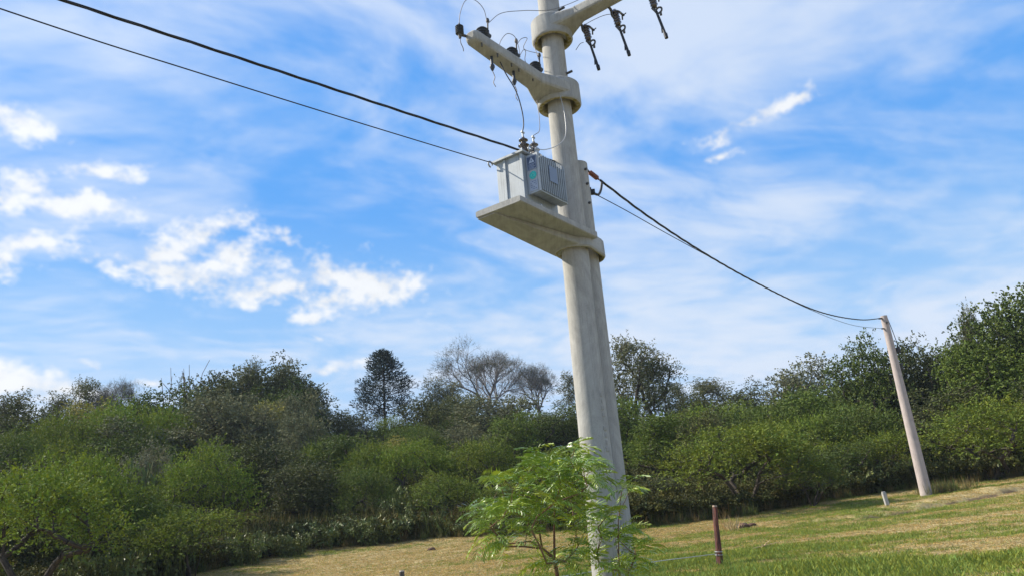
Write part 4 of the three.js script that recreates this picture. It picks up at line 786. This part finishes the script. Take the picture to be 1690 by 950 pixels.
// shrubs along the lawn edge
const sh = 'bramble_bush';
for (const [v, px, py, w, D, label] of [
  [0, 545, 862, 110, 29.5, 'dark bramble bush at the lawn edge left of centre'], [1, 625, 852, 110, 29, 'glossy pale-edged bramble bush at the lawn edge, centre left'], [2, 680, 815, 110, 31, 'taller glossy bramble bush right of the dry tall grass'],
  [0, 480, 882, 70, 28.5, 'low round bramble bush at the left end of the mown grass'], [1, 405, 880, 70, 27.5, 'shaded bramble bush right of the small umbrella tree'], [2, 780, 858, 70, 28, 'low bramble bush left of the left sapling, by the lawn'],
  [0, 835, 858, 60, 27, 'low bramble bush touching the left sapling'], [1, 275, 875, 80, 25.5, 'leafy bush behind the small umbrella tree on its left'], [2, 1085, 838, 90, 26.5, 'leafy bush at lawn level right of the right sapling'],
  [0, 1135, 828, 90, 27, 'leafy green bush left of the three-stemmed thorn tree'], [1, 1272, 812, 70, 28.5, 'low bush behind the three-stemmed thorn tree on its right'], [2, 1395, 778, 90, 30.5, 'low bush in the shade left of the pink pole foot'],
  [0, 1450, 768, 90, 31.5, 'low bush just left of the pink pole foot'], [1, 1545, 758, 80, 32.5, 'low bush just right of the pink pole foot'], [2, 1650, 752, 110, 33, 'low bush under the flat-topped thorn tree by the right edge'],
  [1, 180, 905, 110, 24.5, 'shaded bush below the thorn trees in the lower left'], [0, 265, 770, 90, 34, 'pale-leaved bramble bush at the foot of the small grey-leaved tree'], [2, 700, 845, 90, 29.5, 'dark bramble bush in front of the taller glossy one'],
]) tree('bramble', v, px, py, w, D, sh, label, 'bush', undefined, { sink: 0.05 });

// thick undergrowth on the whole slope, grass and litter: masses nobody could count
{
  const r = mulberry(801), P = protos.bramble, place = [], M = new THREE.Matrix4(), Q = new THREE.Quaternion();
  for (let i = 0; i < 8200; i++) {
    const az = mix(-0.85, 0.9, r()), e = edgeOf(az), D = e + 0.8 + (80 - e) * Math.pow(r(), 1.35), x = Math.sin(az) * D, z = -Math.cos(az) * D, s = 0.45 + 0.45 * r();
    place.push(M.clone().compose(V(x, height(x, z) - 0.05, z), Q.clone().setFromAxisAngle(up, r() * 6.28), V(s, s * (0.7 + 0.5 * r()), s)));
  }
  const m = new THREE.InstancedMesh(P[1].leaf, leafDark, place.length); place.forEach((q, i) => { m.setMatrixAt(i, q); const k = tint(r, 0.2, 0.12); m.setColorAt(i, new THREE.Color(k[0] * 0.75, k[1] * 0.7, k[2] * 0.55)); });  // tint lowered so the gaps between crowns look shaded: shade in the colour
  m.name = 'undergrowth'; m.castShadow = m.receiveShadow = true; scene.add(m); stuffOf(m, 'tangled undergrowth coloured darker for shade, filling the wooded slope between the trees', 'undergrowth');
}
function tuft(seed, n, h, spread, lean, w, pos) {
  const r = mulberry(seed), lv = new Leaves();
  for (let i = 0; i < n; i++) {
    const a = r() * 6.28, q = spread * Math.sqrt(r()), b = V(Math.cos(a) * q, -0.01, Math.sin(a) * q), d = V(gauss(r) * lean, 1, gauss(r) * lean).normalize(), hh = h * (0.5 + 0.8 * r());
    const al = d.clone().multiplyScalar(hh); lv.leaf(b, al, across(al, r, w * (0.7 + 0.6 * r())), tint(r, 0.22, 0.12));
  }
  return lv.geo();
}
const grassMat = leafMat(1, 1, 1, 0.35, 0.85);
{
  const r = mulberry(901), kinds = [tuft(1, 11, 0.05, 0.11, 1.0, 0.0045), tuft(2, 11, 0.075, 0.12, 0.8, 0.0045), tuft(3, 12, 0.05, 0.13, 2.2, 0.004)];
  const lists = [[], [], []], M = new THREE.Matrix4(), Q = new THREE.Quaternion();
  for (let i = 0; i < 290000; i++) {
    const az = mix(-0.72, 0.78, r()), e = edgeOf(az) + 1.2, D = 8 + (e - 8) * Math.pow(r(), 0.72), x = Math.sin(az) * D, z = -Math.cos(az) * D, s = straw(x, z);
    if (soilAt(x, z) > 0.5 && r() < 0.85) continue;
    const dry = r() < s * 0.9, k = dry ? 2 : r() < 0.5 ? 0 : 1, lush = (1 - s) * (1 + 1.1 * sstep(14.5, 11, D)) * (1 + 1.2 * sstep(e - 1.5, e, D));
    const sc = (dry ? 0.9 : 0.65 + 0.75 * lush) * (0.7 + 0.6 * r());
    lists[k].push([M.clone().compose(V(x, height(x, z), z), Q.clone().setFromAxisAngle(up, r() * 6.28), V(sc * 1.1, sc * (dry ? 0.75 : 1), sc * 1.1)), dry ? mulc([0.43, 0.335, 0.15], tint(r, 0.25, 0.08)) : mulc([0.20, 0.25, 0.042], tint(r, 0.25, 0.16))]);
  }
  lists.forEach((l, k) => {
    const m = new THREE.InstancedMesh(kinds[k], grassMat, l.length); l.forEach(([q, c], i) => { m.setMatrixAt(i, q); m.setColorAt(i, new THREE.Color(c[0], c[1], c[2])); });
    m.name = ['short_grass', 'long_grass', 'cut_straw'][k]; m.castShadow = m.receiveShadow = true; scene.add(m);
    stuffOf(m, ['short green blades of the mown field', 'longer green grass of the mown field', 'dry cut straw lying on the mown field'][k], ['grass', 'grass', 'straw'][k]);
  });
}
{ // tall dry grass and weeds in front of the trees
  const r = mulberry(951), kinds = [tuft(11, 26, 0.62, 0.24, 0.34, 0.010), tuft(12, 26, 0.55, 0.22, 0.34, 0.009)], M = new THREE.Matrix4(), Q = new THREE.Quaternion(), lists = [[], []];
  const put = (x, z, s, k, c) => lists[k].push([M.clone().compose(onGround(x, z), Q.clone().setFromAxisAngle(up, r() * 6.28), V(s, s * (0.8 + 0.4 * r()), s)), mulc(c, tint(r, 0.25, 0.12))]);
  for (let i = 0; i < 1500; i++) {                            // the dry stand left of centre
    const az = mix(-0.36, -0.13, r()), D = edgeOf(az) + 0.8 + 6.5 * r(), x = Math.sin(az) * D, z = -Math.cos(az) * D; put(x, z, 0.9 + 0.7 * r(), 0, r() < 0.3 ? [0.22, 0.16, 0.06] : [0.15, 0.15, 0.04]);
  }
  for (let i = 0; i < 700; i++) { const az = mix(-0.12, 0.02, r()), D = edgeOf(az) + 0.2 + 4 * r(), x = Math.sin(az) * D, z = -Math.cos(az) * D; put(x, z, 0.8 + 0.6 * r(), 0, r() < 0.5 ? [0.22, 0.14, 0.06] : [0.13, 0.14, 0.03]); }
  for (let i = 0; i < 2600; i++) { const az = mix(-0.6, 0.6, r()), D = edgeOf(az) - 0.9 * r() * r() + 1.6 * Math.abs(gauss(r)), x = Math.sin(az) * D, z = -Math.cos(az) * D; put(x, z, (0.3 + 0.7 * r()) * sstep(-1.4, 0.6, D - edgeOf(az)) + 0.12, 1, r() < 0.5 ? [0.2, 0.15, 0.06] : [0.10, 0.125, 0.025]); }
  for (let i = 0; i < 160; i++) { const az = mix(-0.16, 0.24, r()), D = 9.5 + 5 * r(), x = Math.sin(az) * D, z = -Math.cos(az) * D; put(x, z, 0.22 + 0.25 * r(), 1, [0.11, 0.17, 0.03]); }
  const c0 = ground(1560, 812); for (let i = 0; i < 60; i++) put(c0.x + gauss(r) * 0.45, c0.z + gauss(r) * 0.3, 0.45 + 0.3 * r(), 1, r() < 0.5 ? [0.24, 0.18, 0.07] : [0.12, 0.15, 0.03]);
  lists.forEach((l, k) => { const m = new THREE.InstancedMesh(kinds[k], grassMat, l.length); l.forEach(([q, c], i) => { m.setMatrixAt(i, q); m.setColorAt(i, new THREE.Color(c[0], c[1], c[2])); }); m.name = ['tall_dry_grass', 'weeds'][k]; m.castShadow = m.receiveShadow = true; scene.add(m); stuffOf(m, ['tall olive and brown dry grass in front of the thicket', 'rough weeds along the edge of the mown grass'][k], ['grass', 'weeds'][k]); });
}
// ---------------------------------------------------------------- small things on the grass
{
  const p = ground(1188, 931), t = spot(1180, 836, Math.hypot(p.x, p.z)), post = thing('fence_post', 'rusty brown fence post standing alone in the green grass', 'fence post', onGround(p.x, p.z));
  const tip = t.sub(post.position), q = new THREE.Quaternion().setFromUnitVectors(up, tip.clone().normalize()), h = tip.length();
  const g = cylUV(new THREE.CylinderGeometry(0.040, 0.062, h + 0.2, 10, 8), 0.06, h), rr = mulberry(31), pp = g.attributes.position; for (let i = 0; i < pp.count; i++) { const k = 1 + 0.16 * n3(pp.getX(i) * 20, pp.getY(i) * 4, pp.getZ(i) * 20); pp.setX(i, pp.getX(i) * k); pp.setZ(i, pp.getZ(i) * k); }
  g.computeVertexNormals(); g.translate(0, h / 2 - 0.1, 0); g.applyQuaternion(q); mesh('shaft', g, rust, post);
  const cap = new THREE.CylinderGeometry(0.036, 0.042, 0.03, 12).translate(0, h + 0.012, 0).applyQuaternion(q); mesh('top', cap, new THREE.MeshStandardMaterial({ color: new THREE.Color(0.33, 0.24, 0.18), roughness: 0.9 }), post);
  const wl = [0.17, 0.22].map((k) => new THREE.TorusGeometry(0.062, 0.006, 5, 18).rotateX(Math.PI / 2).translate(0, k, 0).applyQuaternion(q)); mesh('wire_tie', join(wl), paleWire, post);
  const a = post.position.clone().add(V(-0.03, 0.19, 0.03)), b = spot(1085, 926, 12.3), c = spot(860, 962, 9.5);
  tag(mesh('fence_wire', tube([a, a.clone().lerp(b, 0.5), b, c], 0.006, 40, 5), paleWire), 'slack pale wire running left from the rusty fence post', 'wire');
  const w = ground(1467, 840), wt = spot(1462, 812, Math.hypot(w.x, w.z)), wp = thing('marker_post', 'short whitish marker post left of the pink pole foot', 'marker post', onGround(w.x, w.z));
  const wh = wt.y - wp.position.y, wg = box(0.10, wh, 0.09, 0, wh / 2, 0, 0.012); wg.rotateZ(0.1); mesh('shaft', wg, concrete, wp); const wc = box(0.08, 0.03, 0.07, -0.1 * wh, wh + 0.012, 0, 0.01); mesh('top', wc, concrete, wp);
  const s = spot(663, 943, 9.2), sg = onGround(s.x, s.z), st = thing('wooden_stake', 'pale sawn stake top at the bottom edge left of the sapling', 'stake', sg), sh_ = s.y - sg.y;
  mesh('shaft', cylUV(new THREE.CylinderGeometry(0.028, 0.032, sh_, 12, 3), 0.03, sh_).translate(0, sh_ / 2, 0), paleBark, st); mesh('cut_top', new THREE.CylinderGeometry(0.026, 0.028, 0.012, 12).translate(0, sh_ + 0.007, 0), new THREE.MeshStandardMaterial({ color: new THREE.Color(0.5, 0.42, 0.36), roughness: 0.9 }), st);
  // dry clump and clod in front of the three-stemmed tree
  const d = ground(1208, 878), dg = thing('dry_grass_clump', 'pale dry grass clump in front of the three-stemmed thorn tree', 'grass clump', onGround(d.x, d.z));
  const dm = mesh('blades', tuft(41, 60, 0.42, 0.22, 0.55, 0.008), leafMat(0.36, 0.26, 0.13, 0.2), dg); 
  const rock = (seed, R0) => { const g = new THREE.IcosahedronGeometry(R0, 4), p = g.attributes.position; for (let i = 0; i < p.count; i++) { const v = V(p.getX(i), p.getY(i), p.getZ(i)), k = 1 + 0.35 * fbm3(v.x * 5 + seed, v.y * 5, v.z * 5, 3); p.setXYZ(i, v.x * k * 1.3, v.y * k * 0.7, v.z * k); } g.computeVertexNormals(); return g; };
  const earth = new THREE.MeshStandardMaterial({ color: new THREE.Color(0.10, 0.055, 0.036), roughness: 1, bumpMap: concreteBump, bumpScale: 0.02 });
  for (const [px, py, R0, label] of [[1228, 872, 0.13, 'dark earth clod right of the pale dry grass clump'], [1242, 866, 0.09, 'smaller dark clod behind the earth clod by the dry clump'], [712, 908, 0.09, 'small dark clod alone on the straw left of the saplings']]) { const c = ground(px, py), o = mesh('earth_clod', rock(px, R0), earth); o.position.copy(onGround(c.x, c.z)).y += R0 * 0.3; tag(o, label, 'clod'); }
  const k = ground(1265, 907), sticks = thing('dry_sticks', 'few pale dry sticks lying in the grass right of the fence post', 'sticks', onGround(k.x, k.z)), kr = mulberry(55);
  for (let i = 0; i < 5; i++) { const a = kr() * 3.1, l = 0.12 + 0.2 * kr(); mesh('stick', rod(V(-Math.cos(a) * l, 0.03, -Math.sin(a) * 0.5 * l), V(Math.cos(a) * l, 0.06 + 0.12 * kr(), Math.sin(a) * 0.5 * l), 0.007, 0.005, 5), new THREE.MeshStandardMaterial({ color: new THREE.Color(0.45, 0.33, 0.2), roughness: 1 }), sticks); }
}
// ---------------------------------------------------------------- the two saplings in front of the pole
{
  const frond = (seed, len, pairs) => {                      // a pinnate leaf that arches over and droops
    const r = mulberry(seed), lv = new Leaves(), c = [1, 1, 1]; let p = V(0, 0, 0); const d = V(0, 0.35, 1).normalize();
    for (let i = 0; i < pairs; i++) {
      const q = p.clone().addScaledVector(d, len / pairs); lv.leaf(p, q.clone().sub(p).multiplyScalar(1.05), V(0.0016, 0, 0), [0.9, 1, 0.6]);
      p = q; d.y -= 1.7 / pairs; d.normalize();
      const s = Math.sin(((i + 1.2) / (pairs + 0.6)) * Math.PI) ** 0.5, ll = 0.40 * len * (0.65 + 0.35 * s);
      for (const sd of [-1, 1]) { const al = V(sd * 0.9, -0.22 + 0.15 * gauss(r), 0).addScaledVector(d, 0.55).normalize().multiplyScalar(ll * (0.85 + 0.3 * r())); lv.leaf(p, al, V(0, 1, 0).cross(al).normalize().multiplyScalar(0.0078).add(V(0, 0.0016 * gauss(r), 0)), mulc(c, tint(r, 0.15, 0.06))); }
    }
    const al = d.clone().multiplyScalar(0.2 * len); lv.leaf(p, al, V(0.007, 0, 0), c);
    return lv.geo();
  };
  const fronds = [frond(1, 0.19, 7), frond(2, 0.22, 8), frond(3, 0.17, 6), frond(4, 0.25, 9), frond(5, 0.15, 6)];
  const mats = [leafMat(0.34, 0.45, 0.055, 0.55, 0.4, 0.9), leafMat(0.24, 0.36, 0.05, 0.5, 0.34, 1), leafMat(0.44, 0.52, 0.045, 0.55, 0.4, 0.9)];
  function sapling(label, px, D, seed, clumps, perTwig) {
    const r = mulberry(seed), b = spot(px, 950, D), root = thing('pepper_sapling', label, 'sapling', onGround(b.x, b.z));
    const targets = clumps.map(([cx, cy, cd]) => spot(cx, cy, D + cd).sub(root.position));
    const base = V(0, -0.1, 0), mid = spot(px - 3, 860, D).sub(root.position), hi = spot(px + 8, 790, D).sub(root.position);
    const stem = [base]; for (const [a, c] of [[base, mid], [mid, hi]]) for (let i = 1; i <= 4; i++) stem.push(a.clone().lerp(c, i / 4).add(V(gauss(r), 0, gauss(r)).multiplyScalar(0.012)));
    const wood = growWood(r, [stem], targets, 0.0021, 6, 0.05);
    mesh('stem', wood.geo, redStem, root);
    const leaves = [];
    wood.nodes.forEach((n, i) => {
      if (n.stem || n.parent < 0) return;
      const tip = targets.some((t) => t.distanceTo(n.p) < 1e-6), dir = n.p.clone().sub(wood.nodes[n.parent].p).normalize();
      for (let k = 0; k < (tip ? perTwig : 1); k++) leaves.push([n.p.clone().addScaledVector(dir, -0.05 * r() * (tip ? 1 : 0.4)), dir.clone().multiplyScalar(0.5).add(V(gauss(r), 0.45 + 0.5 * gauss(r), gauss(r)).multiplyScalar(0.5)).normalize(), 0.75 + 0.5 * r(), (r() * fronds.length) | 0, (r() * mats.length) | 0]);
    });
    const cam = camera.position.clone().sub(root.position);
    leaves.sort((a, c) => a[0].distanceTo(cam) / a[2] - c[0].distanceTo(cam) / c[2]);
    const rest = [];
    leaves.forEach(([p, d, s, g, m], i) => {
      const yaw = Math.atan2(d.x, d.z), q = new THREE.Quaternion().setFromEuler(new THREE.Euler(-Math.asin(clamp(d.y, -1, 1)) * 0.7, yaw, gauss(r) * 0.35, 'YXZ'));
      if (i < 300) { const o = mesh('leaf', fronds[g], mats[m], root); o.position.copy(p); o.quaternion.copy(q); o.scale.setScalar(s); }
      else rest.push(fronds[g].clone().applyMatrix4(new THREE.Matrix4().compose(p, q, V(s, s, s))));
    });
    if (rest.length) stuffOf(mesh('foliage', mergeGeometries(rest), mats[1], root));
    return leaves.length;
  }
  const r = mulberry(1201), c1 = [], c2 = [];
  for (const [cx, cy, sx, sy, n] of [[812, 845, 20, 18, 10], [850, 845, 30, 24, 11], [900, 850, 34, 34, 9], [925, 785, 26, 30, 12], [952, 765, 16, 24, 9], [882, 768, 22, 18, 8], [828, 792, 12, 14, 5], [955, 845, 22, 36, 8], [982, 785, 8, 20, 5], [840, 900, 30, 18, 6], [920, 925, 44, 16, 9]])
    for (let i = 0; i < n; i++) c1.push([cx + gauss(r) * sx * 0.6, cy + gauss(r) * sy * 0.6, gauss(r) * 0.28]);
  for (const [cx, cy, sx, sy, n] of [[1036, 808, 8, 12, 5], [1008, 838, 12, 12, 5], [998, 880, 14, 18, 7], [1034, 890, 14, 22, 8], [1026, 935, 22, 14, 8], [984, 925, 10, 16, 4], [1052, 915, 10, 16, 4]])
    for (let i = 0; i < n; i++) c2.push([cx + gauss(r) * sx * 0.6, cy + gauss(r) * sy * 0.6, gauss(r) * 0.16]);
  const a = sapling('bright green feathery sapling in front of the tall pole, left and taller one', 917, 7.7, 71, c1, 5);
  const b = sapling('lower feathery sapling covering the foot of the tall pole on its right side', 1020, 8.0, 72, c2, 3);
  
}

scene.fog = new THREE.FogExp2(new THREE.Color(0.72, 0.84, 1.0), 0.00035);

// ---------------------------------------------------------------- render
const renderer = new THREE.WebGLRenderer({ antialias: true });
renderer.setSize(1024, 575);
renderer.toneMapping = THREE.LinearToneMapping;
renderer.toneMappingExposure = EXPOSURE;
renderer.shadowMap.enabled = true;
renderer.shadowMap.type = THREE.PCFSoftShadowMap;
renderer.render(scene, camera);
